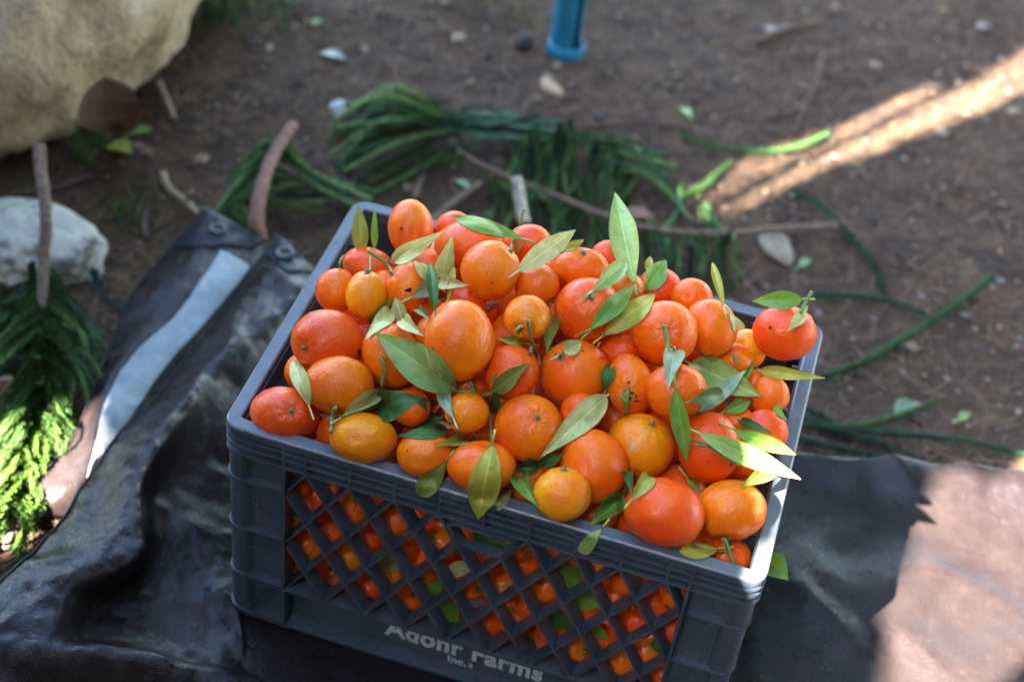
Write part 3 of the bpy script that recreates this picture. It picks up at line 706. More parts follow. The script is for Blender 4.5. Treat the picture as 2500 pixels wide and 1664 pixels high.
DEEP = [
(-0.122,0.025,0.259,0.0290),(0.175,-0.063,0.206,0.0290),(0.056,0.067,0.235,0.0290),(-0.040,-0.086,0.053,0.0290),(0.015,0.040,0.291,0.0290),
(0.138,0.014,0.276,0.0290),(0.156,-0.062,0.042,0.0290),(-0.003,-0.100,0.203,0.0290),(0.066,-0.070,0.097,0.0290),(-0.014,-0.067,0.264,0.0290),
(-0.147,-0.087,0.201,0.0290),(-0.077,-0.059,0.092,0.0290),(0.091,0.009,0.238,0.0290),(0.018,-0.083,0.134,0.0290),(-0.153,-0.029,0.256,0.0290),
(-0.068,-0.107,0.245,0.0290),(-0.184,0.028,0.244,0.0290),(-0.164,-0.062,0.043,0.0290),(0.055,-0.076,0.257,0.0290),(0.084,0.049,0.295,0.0290),
(0.189,-0.002,0.229,0.0290),(-0.134,0.094,0.265,0.0290),(-0.187,-0.085,0.128,0.0290),(-0.099,-0.049,0.266,0.0290),(0.028,-0.007,0.257,0.0290),
(0.127,-0.112,0.221,0.0290),(0.037,0.117,0.255,0.0290),(-0.049,0.046,0.298,0.0290),(0.101,-0.087,0.052,0.0290),(0.075,-0.088,0.177,0.0290),
(0.142,0.116,0.197,0.0290),(0.167,-0.087,0.144,0.0290),(-0.105,-0.087,0.041,0.0290),(-0.022,-0.010,0.306,0.0290),(-0.091,-0.085,0.170,0.0290),
(-0.136,-0.086,0.089,0.0290),(0.187,-0.082,0.082,0.0260),(-0.090,0.068,0.248,0.0260),(-0.037,-0.092,0.108,0.0260),(-0.102,-0.038,0.208,0.0260),
(-0.141,-0.083,0.260,0.0260),(0.034,-0.088,0.039,0.0260),(-0.194,-0.093,0.179,0.0230),(0.057,-0.111,0.219,0.0230),(0.078,0.120,0.285,0.0230),
(-0.189,-0.099,0.230,0.0230),(-0.138,-0.096,0.144,0.0230),(0.149,-0.077,0.252,0.0230),(0.024,-0.119,0.257,0.0230),(0.011,0.097,0.294,0.0230),
(-0.193,-0.108,0.036,0.0230),(0.079,-0.031,0.270,0.0230),(-0.027,-0.093,0.158,0.0230),(-0.054,-0.113,0.195,0.0230),(0.138,-0.010,0.229,0.0230),
(0.190,0.050,0.265,0.0230),(0.002,-0.096,0.080,0.0230),(0.134,0.065,0.275,0.0230),(-0.128,0.046,0.305,0.0230),(-0.080,0.096,0.311,0.0200),
(0.193,-0.125,0.101,0.0200),(0.101,-0.092,0.135,0.0200),(-0.113,-0.118,0.232,0.0200),(0.193,-0.122,0.033,0.0200),(0.176,-0.111,0.213,0.0200),
(-0.013,0.072,0.317,0.0200),(-0.197,-0.120,0.077,0.0200),(0.064,-0.124,0.033,0.0200),(-0.090,-0.101,0.114,0.0200),(-0.058,-0.058,0.236,0.0200),
(0.181,-0.005,0.276,0.0175),(0.157,-0.117,0.032,0.0175),(-0.089,-0.104,0.287,0.0175),(-0.170,-0.128,0.209,0.0175),(-0.018,-0.127,0.044,0.0175),
(0.200,-0.112,0.165,0.0175),(0.121,-0.124,0.034,0.0175),(0.200,-0.068,0.253,0.0175),(-0.096,0.067,0.293,0.0175),(-0.092,-0.035,0.310,0.0175),
(-0.129,-0.027,0.295,0.0175),(0.099,-0.088,0.247,0.0175),(0.199,-0.054,0.149,0.0175),(0.132,-0.094,0.175,0.0175),(0.097,-0.002,0.293,0.0175),
(0.200,-0.081,0.036,0.0175),(0.088,-0.126,0.248,0.0175),(-0.156,0.020,0.296,0.0175),(-0.106,-0.075,0.229,0.0175),(0.053,-0.076,0.309,0.0175),
(-0.044,-0.127,0.078,0.0175),(0.164,0.049,0.297,0.0175),(-0.020,-0.118,0.258,0.0200),(-0.199,-0.032,0.269,0.0175),(0.125,0.114,0.259,0.0290),
(0.196,0.110,0.192,0.0200),
]

PEEL = {'o': (0.86, 0.152, 0.002), 'r': (0.82, 0.088, 0.004), 'y': (0.86, 0.225, 0.002)}
WORD = {'o': 'orange', 'r': 'red-orange', 'y': 'yellow-orange'}
LABEL = {
1: 'tall upright red-orange tangerine standing in the back corner of the heap', 2: 'red tangerine half hidden under a forked green stem near the side rim',
3: 'smooth orange tangerine touching the side rim, beside a smaller yellowish one', 4: 'small yellowish tangerine with a thin stem, in front of its orange neighbour by the rim',
5: 'large wrinkled red tangerine showing a pale round button, against the side rim', 6: 'round orange tangerine in front of the large wrinkled one, its stem pointing down',
7: 'red-orange tangerine wedged in the front corner of the crate', 8: 'orange tangerine with a dark hole in its peel, framed by leaves',
9: 'orange tangerine half covered by the broad bright green leaf', 10: 'biggest tangerine, pebbly orange, right of the broad bright green leaf',
11: 'red-orange tangerine peeping out above the biggest one', 12: 'round orange tangerine high on the heap under a curled green leaf',
13: 'wide pinkish-red tangerine at the back under the curled green leaf', 14: 'small red tangerine at the very back, left of the curled leaf',
15: 'red-orange tangerine behind the long pale yellow-tipped leaf', 16: 'small orange tangerine above the yellow one, below the long pale leaf',
17: 'flattened orange tangerine with a dimpled top at the back of the heap', 18: 'red-orange tangerine at the back, left of the tall upright leaf',
19: 'small round yellow tangerine with a pale stem stub on its face', 20: 'large red-orange tangerine with a dark stem pit carrying a small bright leaf',
21: 'yellow-orange tangerine behind the foot of the tall upright leaf', 22: 'red-orange tangerine behind the small dark round leaf at the back',
23: 'orange tangerine at the back, left of the thin yellow upright leaf', 24: 'big dimpled orange tangerine with a green stem standing before it',
25: 'smooth tall orange tangerine right of the big dimpled one', 26: 'small yellow-orange tangerine left of the one resting on the far rim corner',
27: 'red-orange tangerine with leaves perched on the far corner of the rim', 29: 'red tangerine deep between the folded leaves and the scarred one',
30: 'red-orange tangerine with an olive leaf curled across its face', 31: 'round orange tangerine at the centre of the heap with a forked stem on top',
32: 'orange tangerine with black scratches and a thick green stem stub', 33: 'orange tangerine with a pale leaf hanging over its stem',
34: 'orange tangerine beside the far side rim with a brown stem scar', 35: 'red-orange tangerine with a dark leaf lying on it near the side rim',
36: 'red tangerine behind the hanging dark leaf, with a black speck', 37: 'orange tangerine under the sunlit leaf, mostly hidden',
38: 'yellow-orange tangerine with a dry white stem scar and grey blemishes', 39: 'red tangerine in the shade behind the yellow-orange blemished one',
40: 'orange tangerine with a round stem stub, left of the broad pale leaf', 41: 'orange tangerine half behind the small yellow one at the front rim',
42: 'small smooth yellow tangerine resting on the front rim', 43: 'large egg-shaped red tangerine leaning on the front rim',
44: 'orange tangerine right of the egg-shaped red one, above a yellowish leaf', 45: 'dark red tangerine low in the near corner under a green stem',
46: 'yellow-orange tangerine at the front rim, left of two dark leaves', 47: 'red tangerine squeezed behind the yellow-orange one at the front rim',
48: 'orange tangerine at the front rim below two glossy dark leaves', 49: 'small yellow-orange tangerine with a curled leaf on its side',
50: 'orange tangerine at the front rim behind a hanging pale yellow leaf', 51: 'red tangerine in shadow below the biggest one',
55: 'orange tangerine against the side rim, mostly covered by a pale leaf'}
def unit_sphere(nu, nv):
    V = [(0, 0, 1)]; Fc = []
    for j in range(1, nv):
        th = math.pi * j / nv
        for i in range(nu): ph = 2 * math.pi * i / nu; V.append((math.sin(th) * math.cos(ph), math.sin(th) * math.sin(ph), math.cos(th)))
    V.append((0, 0, -1)); last = len(V) - 1
    for i in range(nu): Fc.append((0, 1 + i, 1 + (i + 1) % nu)); Fc.append((last, last - nu + (i + 1) % nu, last - nu + i))
    for j in range(nv - 2):
        for i in range(nu):
            a = 1 + j * nu + i; b = 1 + j * nu + (i + 1) % nu; Fc.append((a, a + nu, b + nu, b))
    return np.array(V), Fc
SPH_HI = unit_sphere(44, 26); SPH_LO = unit_sphere(26, 16)
def fruit_body(sph, seed, dimple=0.085, lump=0.022):
    U, Fc = sph; th = np.arccos(np.clip(U[:, 2], -1, 1)); ph = np.arctan2(U[:, 1], U[:, 0])
    n1 = np.array([noise.noise((u[0] * 1.7 + seed, u[1] * 1.7, u[2] * 1.7)) + 0.35 * noise.noise((u[0] * 4.5 + seed, u[1] * 4.5, u[2] * 4.5)) for u in U])
    r = 1 + lump * n1 - dimple * np.exp(-(th / 0.24) ** 2) + 0.018 * np.exp(-((th - 0.42) / 0.2) ** 2) + 0.010 * np.cos(9 * ph + seed) * np.exp(-((th - 0.35) / 0.3) ** 2) * np.minimum(1, th / 0.2)
    r = r - 0.05 * np.exp(-((math.pi - th) / 0.22) ** 2)
    return U * r[:, None], Fc
def to_pole(d):
    return np.array(Vector((0, 0, 1)).rotation_difference(Vector(d).normalized()).to_matrix())
FRUITS = []          # (centre, S, Sinv) for draping leaves and finding surfaces
ROOT = {}
def calyx(S, c, Q, parent, nub=True):
    """five-pointed green button in the stem pit"""
    V = []; Fc = []
    for k in range(10):
        a = 2 * math.pi * k / 10; r = 0.0042 if k % 2 == 0 else 0.0022; V.append((r * math.cos(a), r * math.sin(a), 0.0006 + (0.0006 if k % 2 == 0 else 0)))
    V.append((0, 0, 0.0016)); Fc = [(10, k, (k + 1) % 10) for k in range(10)]
    if nub:
        v, f = tube([(0, 0, 0), (0, 0.0004, 0.0022), (0.0003, 0.0006, 0.0038)], [0.0019, 0.0016, 0.0014], 7); b = len(V); V += [tuple(x) for x in v]; Fc += [tuple(i + b for i in q) for q in f]
    pole = S @ (Q @ np.array((0, 0, 1.0))) * 0.925
    V = [c + pole + Q @ np.array(v) for v in V]
    link('calyx', mesh('calyx', V, Fc), M_STEM, parent, (0.16, 0.17, 0.06))
def add_fruit(fid, c, S, pole, col, sph, label, group, show_calyx):
    c = np.array(c); Q = to_pole(pole); seed = RNG.uniform(0, 50)
    U, Fc = fruit_body(sph, seed)
    V = (S @ (Q @ U.T)).T
    root = bpy.data.objects.new('tangerine', None); me = mesh('tangerine', V, Fc)
    root = link('tangerine', me, M_PEEL); root.location = c
    b = PEEL[col]; j = RNG.uniform(0.86, 1.14); root.color = (b[0] * RNG.uniform(0.95, 1.05), b[1] * j, b[2], 1)
    tag(root, label, 'tangerine', group)
    FRUITS.append((c, S, np.linalg.inv(S))); 
    if show_calyx: calyx(S, c, Q, root)
    if fid: ROOT[fid] = root
    return root
for fid, c, r, angd, col, pole in HEAP:
    a = math.radians(angd); R2d = np.array(((math.cos(a), -math.sin(a), 0), (math.sin(a), math.cos(a), 0), (0, 0, 1)))
    S = CR @ R2d @ np.diag(r) @ R2d.T @ CR.T
    pl = pole if pole else (CR @ np.array((RNG.uniform(-1, 1), RNG.uniform(-0.6, 1), -1.4)))
    add_fruit(fid, c, S, pl, col, SPH_HI, LABEL[fid], 'tangerines heaped on the crate', pole is not None and fid != 24)
NHEAP = len(FRUITS)
ORD = ['first', 'second', 'third', 'fourth', 'fifth', 'sixth', 'seventh', 'eighth', 'ninth', 'tenth', 'eleventh', 'twelfth', 'thirteenth']
def through(x, y, z):
    """where the sight line to a fruit crosses the front of the crate"""
    p = np.array((x, y, z)); d = CAM_LOC - p; t = (-CD / 2 - y) / d[1]; return p + d * t
seen_cells = {}
lat = []
for x, y, z, r, col in BEHIND_LATTICE:
    q = through(x, y, z); lat.append((q[0], q[2]))
order = sorted(range(len(lat)), key=lambda i: -round(lat[i][1] / 0.034) * 10 + lat[i][0])
rows_ = {}
for i in order: rows_.setdefault(round((0.232 - lat[i][1]) / 0.034), []).append(i)
latlab = {}
for k, rk in enumerate(sorted(rows_)):
    ids_ = sorted(rows_[rk], key=lambda i: lat[i][0])
    for m, i in enumerate(ids_):
        latlab[i] = '%s tangerine behind the front lattice, %s row down, %s from the left' % (WORD[BEHIND_LATTICE[i][4]], ORD[k], ORD[m])
for i, (x, y, z, r, col) in enumerate(BEHIND_LATTICE):
    S = np.diag((r * RNG.uniform(0.97, 1.05), r * RNG.uniform(0.95, 1.0), r * RNG.uniform(0.9, 1.0)))
    add_fruit(None, (x, y, z), S, (RNG.uniform(-1, 1), RNG.uniform(-1, 1), RNG.uniform(-1, 1)), col, SPH_LO, latlab[i], 'tangerines seen through the front lattice', True)
def deep_label(x, y, z):
    q = through(x, y, z)
    if abs(q[0]) < 0.18 and 0.06 < q[2] < 0.235:
        row, col_ = int((0.2325 - q[2]) / 0.0343), int((q[0] + 0.18) / 0.03)
        return 'shadowy tangerine deep inside, behind lattice row %s and strip %s from the left' % (ORD[row], ORD[col_])
    v = np.array((x, y, z)) - CAM_LOC; v /= np.linalg.norm(v)
    best = max(HEAP, key=lambda h: v @ ((np.array(h[1]) - CAM_LOC) / np.linalg.norm(np.array(h[1]) - CAM_LOC)))
    w = LABEL[best[0]].split(',')[0].split()[:9]
    while w[-1] in ('the', 'a', 'of', 'in', 'its', 'on', 'under', 'with', 'by', 'at', 'and', 'before', 'behind', 'left', 'right', 'near', 'below', 'its', 'one'): w.pop()
    return 'mostly hidden tangerine beneath the ' + ' '.join(w)
for i, (x, y, z, r) in enumerate(DEEP):
    S = np.diag((r * RNG.uniform(0.97, 1.04), r * RNG.uniform(0.95, 1.02), r * RNG.uniform(0.9, 1.0)))
    add_fruit(None, (x, y, z), S, (RNG.uniform(-1, 1), RNG.uniform(-1, 1), RNG.uniform(-1, 1)), RNG.choice('roor'), SPH_LO, deep_label(x, y, z), 'tangerines buried in the crate', False)

# ------------------------------------------------------------------ where sight lines meet the heap
def hit(px, py, n=None):
    d = ray(px, py); best = None
    for c, S, Si in (FRUITS[:n] if n else FRUITS):
        o = Si @ (CAM_LOC - c); v = Si @ d; A = v @ v; B = o @ v; Cq = o @ o - 1; D = B * B - A * Cq
        if D > 0:
            t = (-B - math.sqrt(D)) / A
            if best is None or t < best: best = t
    return best
def heap_depth(px, py, n=None):
    t = hit(px, py, n)
    if t is not None: return t
    d = ray(px, py); best = (9, 1.4)
    for c, S, Si in FRUITS[:NHEAP]:
        tt = (c - CAM_LOC) @ d / (d @ d); dist = np.linalg.norm(CAM_LOC + d * tt - c)
        if dist < best[0]: best = (dist, tt)
    return best[1]
def in_front(p):
    """how far a point has to come towards the lens to lie on top of the fruit below it"""
    d = p - CAM_LOC; L = np.linalg.norm(d); d = d / L; best = L
    for c, S, Si in FRUITS[:NHEAP]:
        o = Si @ (CAM_LOC - c); v = Si @ d; A = v @ v; B = o @ v; D = B * B - A * (o @ o - 1.07)
        if D > 0: best = min(best, (-B - math.sqrt(D)) / A)
    return L - best if L - best < 0.055 else 0.0
def clear_of_fruit(p):
    """how far a point inside a fruit has to move towards the lens to come out of it"""
    d = CAM_LOC - p; L = np.linalg.norm(d); d = d / L; push = 0.0
    for c, S, Si in FRUITS:
        if abs(p[0] - c[0]) > 0.07 or abs(p[1] - c[1]) > 0.07 or abs(p[2] - c[2]) > 0.07: continue
        o = Si @ (p - c)
        if o @ o < 1.06:
            v = Si @ d; A = v @ v; B = o @ v; Cq = o @ o - 1.09; D = B * B - A * Cq
            if D > 0: push = max(push, (-B + math.sqrt(D)) / A)
    # the rim and front wall of the crate
    o = CAM_LOC - p
    if p[2] < 0.2688:
        k = (0.2688 - p[2]) / o[2]; q = p + o * k
        if abs(q[0]) < 0.239 and abs(q[1]) < 0.166 and not (abs(q[0]) < 0.223 and abs(q[1]) < 0.150): push = max(push, k * L)
    if p[1] > -0.1672 and p[2] < 0.268:
        k = (-0.1672 - p[1]) / o[1]; q = p + o * k
        if q[2] < 0.2675 and abs(q[0]) < 0.24: push = max(push, k * L)
    return min(push, 0.05)
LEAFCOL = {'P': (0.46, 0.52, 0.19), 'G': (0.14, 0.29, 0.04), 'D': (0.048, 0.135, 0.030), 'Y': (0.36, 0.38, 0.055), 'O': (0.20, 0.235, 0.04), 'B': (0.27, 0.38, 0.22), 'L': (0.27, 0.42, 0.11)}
def leaf_mesh(b, t, width, roll=0.0, fold=0.35, bow=0.08, curl=0.0, drape=True, top=False, shape=0.8, seed=0, twist=0.0, nu=8, nv=18, side0=None, stalk=0.012):
    a = t - b; L = np.linalg.norm(a); a /= L
    vdir = CAM_LOC - b; vdir /= np.linalg.norm(vdir)
    sd = np.cross(a, vdir) if side0 is None else np.array(side0, float); sd /= np.linalg.norm(sd); nm = np.cross(sd, a)
    V = np.zeros((nv + 1, nu + 1, 3)); UV = []
    for j in range(nv + 1):
        s = j / nv; w = width / 2 * (math.sin(math.pi * min(1, s ** shape)) ** 0.92 * (1 - 0.30 * s ** 4) if 0 < s < 1 else 0.0) + 0.0004
        rl = roll + twist * (s - 0.5); cs, sn = math.cos(rl), math.sin(rl); S_ = sd * cs + nm * sn; N_ = -sd * sn + nm * cs
        for i in range(nu + 1):
            u = i / nu * 2 - 1
            wav = noise.noise((s * 5 + seed, u * 1.2, seed)) * 0.10 * width * abs(u)
            ang = curl * u
            uu = w * (math.sin(ang) / curl if curl else u); h = (w * (1 - math.cos(ang)) / curl if curl else 0.0) + fold * abs(u) * w + wav
            V[j, i] = b + a * (L * s) + S_ * uu + N_ * h + nm * (bow * 4 * s * (1 - s) * L)
            UV.append((i / nu, s))
    if drape:
        psh = np.array([[max(clear_of_fruit(V[j, i]), in_front(V[j, i]) if top else 0.0) for i in range(nu + 1)] for j in range(nv + 1)]); p0 = psh.copy()
        for _ in range(6):
            q = np.pad(psh, 1, mode='edge'); psh = np.maximum(p0, (q[1:-1, :-2] + q[1:-1, 2:] + q[:-2, 1:-1] + q[2:, 1:-1] + q[1:-1, 1:-1]) / 5)
        for j in range(nv + 1):
            for i in range(nu + 1):
                d = CAM_LOC - V[j, i]; V[j, i] += d / np.linalg.norm(d) * psh[j, i]
    Vs = list(V.reshape(-1, 3)); Fc = []
    for j in range(nv):
        for i in range(nu):
            q = j * (nu + 1) + i; Fc.append((q, q + 1, q + nu + 2, q + nu + 1))
    if stalk:
        base = V[0, nu // 2]; v, f = tube([base - a * stalk - nm * stalk * 0.4, base - a * stalk * 0.5 - nm * stalk * 0.1, base + a * 0.002], [0.0011, 0.0009, 0.0008], 6); o = len(Vs)
        Vs += list(v); Fc += [tuple(i + o for i in q) for q in f]; UV += [(0.5, 0.05)] * len(v)
    return mesh('leaf', Vs, Fc, UV)
# crop, base, tip, width, colour, options, parent tangerine, label
LEAVES = [
(3,790,500,770,165,108,'O',dict(back=.02,tback=.0,drape=0,fold=.1),None,'olive leaf standing upright against the wall in the back corner'),
(3,880,465,880,190,44,'G',dict(back=.015,drape=0),None,'thin green leaf seen edge-on in the back corner'),
(3,1000,555,1355,345,118,'P',dict(fold=.15),8,None),
(3,1340,665,1410,372,128,'P',dict(up=.012,tup=.02,fold=.2),None,'pale pointed leaf standing upright left of the high round tangerine'),
(3,1300,700,1150,548,105,'P',dict(up=.012,tup=.012,fold=.3),None,'pale leaf leaning back towards the forked stem'),
(3,1295,890,1262,565,92,'D',dict(up=.006,tup=.014,fold=.3),None,'dark green leaf hanging between pale ones, right of the holed tangerine'),
(3,1380,822,1425,590,46,'Y',dict(up=.008,tup=.02,bow=.12),None,'narrow yellow-green curved leaf above the biggest tangerine'),
(3,1335,690,1535,715,112,'P',dict(up=.0,curl=.9),None,'rolled grey-green leaf tucked under the high round tangerine'),
(3,1130,800,1255,735,120,'B',dict(up=.006),None,'small bluish pale leaf beside the dark hole in the peel'),
(3,868,990,1005,790,92,'G',dict(up=.006,tup=.01,curl=.7),None,'glossy oval green leaf right of the small yellowish tangerine'),
(3,990,890,818,1088,118,'P',dict(up=.006,fold=.2),None,'pale leaf under the glossy oval leaf, pointing at the rim'),
(3,1070,965,1020,800,104,'P',dict(up=.001),None,'shaded pale leaf behind the dry brown stub'),
(3,1075,955,1220,1065,104,'P',dict(up=.004),None,'pale leaf lying left of the biggest tangerine'),
(3,1190,885,1262,950,62,'D',dict(up=.006),None,'tiny dark leaf beside the shoulder of the biggest tangerine'),
(3,1440,1438,880,1040,262,'L',dict(up=.004,tup=.008,bow=.05,fold=.12,nu=12,nv=26),None,'broad bright green leaf with pale veins lying over two tangerines'),
(3,1330,1335,1225,1140,95,'P',dict(up=.010,tup=.012,roll=.3),None,'small pale leaf behind the broad bright green one'),
(3,435,1545,322,1228,112,'P',dict(up=.004,fold=.35,bow=.08),6,None),
(1,690,238,905,100,86,'P',dict(up=.004,tup=.008,fold=.4),6,None),
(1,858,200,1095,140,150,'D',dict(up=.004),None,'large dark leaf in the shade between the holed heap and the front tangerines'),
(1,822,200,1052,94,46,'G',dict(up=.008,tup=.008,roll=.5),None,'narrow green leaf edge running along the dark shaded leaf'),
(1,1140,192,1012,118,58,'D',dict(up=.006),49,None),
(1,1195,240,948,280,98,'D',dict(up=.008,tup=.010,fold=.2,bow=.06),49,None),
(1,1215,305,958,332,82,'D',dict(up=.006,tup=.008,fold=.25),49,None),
(1,1245,245,1200,128,108,'B',dict(up=.004,tup=.012,curl=1.5),49,None),
(1,1300,350,1148,378,66,'Y',dict(up=.006,fold=.4),None,'small yellow-green folded leaf above the front rim tangerine'),
(1,1208,462,1073,636,112,'O',dict(up=.004,tup=.010,fold=.5,bow=.05),None,'olive folded leaf hanging over the front rim'),
(1,1440,380,1368,752,178,'Y',dict(up=.004,tup=.014,fold=.12,bow=.05,nv=24),50,None),
(2,140,548,235,692,108,'G',dict(up=.004),None,'green leaf standing behind the front rim, left of the small yellow tangerine'),
(1,1545,598,1458,690,66,'O',dict(up=.002),None,'dark olive leaf half under the hanging pale yellow leaf'),
(2,580,132,250,440,150,'P',dict(up=.010,tup=.010,fold=.1,bow=.05,nv=24),None,'broad pale speckled leaf lying at the centre front of the heap'),
(2,352,428,238,482,66,'D',dict(up=.003),None,'dark leaf under the lower end of the broad pale speckled leaf'),
(2,128,505,252,478,76,'D',dict(up=.002),None,'dark leaf in the gap above the small yellow front tangerine'),
(4,490,400,0,240,96,'G',dict(up=.010,tup=.006,bow=.10,fold=.2,twist=1.0,nv=26),12,None),
(4,458,622,856,338,158,'P',dict(up=.006,tup=.014,fold=.1,bow=.05,nv=24),None,'long pale yellow-tipped leaf slanting up at the back of the heap'),
(4,775,480,912,404,60,'Y',dict(up=.0,tup=.0),None,'small yellow-green leaf tip behind the long pale leaf'),
(4,1255,692,1122,86,210,'L',dict(up=.010,tup=.0,fold=.15,bow=.04,nv=26,nu=10),None,'tall upright bright green leaf sticking up from the heap'),
(4,970,755,1197,562,138,'L',dict(up=.006,tup=.012,fold=.15),20,None),
(4,1335,748,1472,548,146,'G',dict(up=.010,tup=.004,fold=.1,shape=.7),None,'small rounded dark green leaf right of the tall upright leaf'),
(4,1345,625,1365,522,48,'Y',dict(up=.004,tup=.0),None,'thin yellowish leaf between the tall leaf and the rounded dark one'),
(4,958,1022,1252,722,128,'G',dict(up=.010,tup=.014,fold=.3,bow=.06),None,'glossy green leaf folded over the large red-orange tangerine'),
(4,1045,1058,1398,778,150,'Y',dict(up=.006,tup=.008,fold=.25,roll=-.2),None,'yellow-green underside of a leaf below the glossy folded leaf'),
(4,768,1180,898,1105,104,'P',dict(up=.006,tup=.010,shape=.65),31,None),
(4,505,1112,325,1078,64,'Y',dict(up=.004,curl=1.2),None,'rolled yellow leaf under the small round yellow tangerine'),
(4,692,938,660,1188,118,'O',dict(up=.002,tup=.006),None,'olive leaf right of the small round yellow tangerine'),
(4,288,1442,542,1248,134,'O',dict(up=.006,tup=.010,fold=.3,bow=.1,twist=.8),30,None),
(4,1060,1430,1100,1238,98,'D',dict(up=.000),None,'dark leaf wedged between the central and the scarred tangerine'),
(4,300,1415,298,1590,90,'D',dict(up=.000),None,'dark leaf in the gap below the olive-leafed tangerine'),
(5,690,602,648,872,156,'B',dict(up=.008,tup=.012,fold=.2,shape=.7),33,None),
(5,700,860,770,1368,142,'G',dict(up=.010,tup=.012,fold=.35,bow=.05,nv=24),33,None),
(5,795,690,1292,918,224,'L',dict(up=.006,tup=.008,fold=.08,bow=.04,nu=12,nv=24),None,'broad mottled green leaf near the far side rim'),
(5,850,1028,1178,738,104,'B',dict(up=.016,tup=.020,fold=.15),None,'bluish pale leaf lying across the broad mottled one'),
(5,1108,930,1236,684,74,'G',dict(up=.016,tup=.022,roll=.5),None,'bright green leaf edge rising beside the bluish pale leaf'),
(5,798,952,1022,898,118,'D',dict(up=.006,tup=.008),None,'dark glossy leaf under the bluish pale leaf'),
(5,1040,1018,1214,948,108,'G',dict(up=.006,tup=.008,shape=.7),None,'rounded green leaf below the bluish pale leaf'),
(5,862,1168,1552,1482,150,'L',dict(up=.014,tup=.036,fold=.12,bow=.05,nv=28),None,'long leaf with its tip in full sun, pointing over the side rim'),
(5,1090,1138,1518,1316,118,'G',dict(up=.008,tup=.018,fold=.2),None,'green leaf just behind the sunlit leaf, reaching the side rim'),
(5,908,1245,1372,1408,120,'D',dict(up=.008,tup=.016,fold=.2),None,'dark green leaf just below the sunlit leaf'),
(5,1140,1080,1358,1168,70,'D',dict(up=.004),None,'small dark leaf lying on the red-orange tangerine by the side rim'),
(5,1565,255,1222,266,128,'G',dict(up=.004,tup=.010,fold=.15,bow=.06),27,None),
(5,1562,360,1468,468,88,'P',dict(up=.004,tup=.006),27,None),
(5,1580,300,1575,385,52,'L',dict(up=.006,curl=1.2),27,None),
(5,1025,302,953,4,66,'Y',dict(up=.004,tup=.0,bow=.1),None,'thin yellow leaf standing upright at the back rim'),
(5,1070,350,1137,456,76,'P',dict(up=.002),None,'small pale leaf above the yellow-orange tangerine at the back'),
(5,1272,740,1722,790,92,'Y',dict(up=.004,tup=.012,fold=.3),None,'yellow-green leaf poking over the far side rim'),
(5,1380,985,1462,1082,54,'G',dict(up=.002),None,'small green leaf tip beside the brown stem scar'),
(2,985,550,1042,622,66,'Y',dict(up=.000),None,'yellowish leaf in the gap above the front right tangerines'),
(2,1398,500,1248,592,96,'O',dict(up=.002),None,'olive leaf in shade below the sunlit leaf'),
(2,702,655,795,538,88,'Y',dict(up=.010,tup=.012,curl=.9),43,None),
(2,655,640,495,782,106,'G',dict(up=.008,tup=.014,fold=.25),43,None),
(2,552,798,448,922,70,'L',dict(up=.012,tup=.016),None,'small bright leaf tip hanging over the front rim'),
(2,682,520,702,642,52,'D',dict(up=.004,curl=.8),None,'dark curled leaflet above the egg-shaped tangerine'),
(2,655,618,488,732,38,'G',dict(up=.008,tup=.012,roll=.5),None,'narrow green leaf beside the small yellow tangerine'),
(2,1138,898,942,916,84,'Y',dict(up=.006,tup=.012,curl=.7),44,None),
]
def at_depth(px, py, t): return CAM_LOC + ray(px, py) * t
for k, (c, bx, by, tx, ty, w, col, o, par, label) in enumerate(LEAVES):
    o = dict(o); pb, pt = src(c, bx, by), src(c, tx, ty)
    tb, tt = heap_depth(*pb), heap_depth(*pt)
    if tt - tb > 0.05: tt = tb + 0.05
    if tb - tt > 0.05: tb = tt + 0.05
    up = o.pop('up', 0.004); tb += o.pop('back', 0.0) - up; tt += o.pop('tback', 0.0) - o.pop('tup', up)
    B, T = at_depth(*pb, tb), at_depth(*pt, tt)
    W = w / CROP[c][2] * tb / CAM_F * 1.03
    if 'drape' in o: o['drape'] = bool(o['drape'])
    o.setdefault('curl', RNG.uniform(0.35, 1.1)); o.setdefault('twist', RNG.uniform(-0.7, 0.7)); o['bow'] = o.get('bow', 0.08) * 1.4
    me = leaf_mesh(B, T, W, seed=k * 1.7, top=up >= 0.004, **o)
    b = LEAFCOL[col]; j = RNG.uniform(0.88, 1.12); cc = tuple(x * j for x in b)
    if par: link('leaf', me, M_LEAF, ROOT[par], cc)
    else:
        me.transform(Matrix.Translation(-Vector(B))); lf = link('leaf', me, M_LEAF, None, cc); lf.location = B
        tag(lf, label, 'leaf', 'loose leaves among the tangerines')
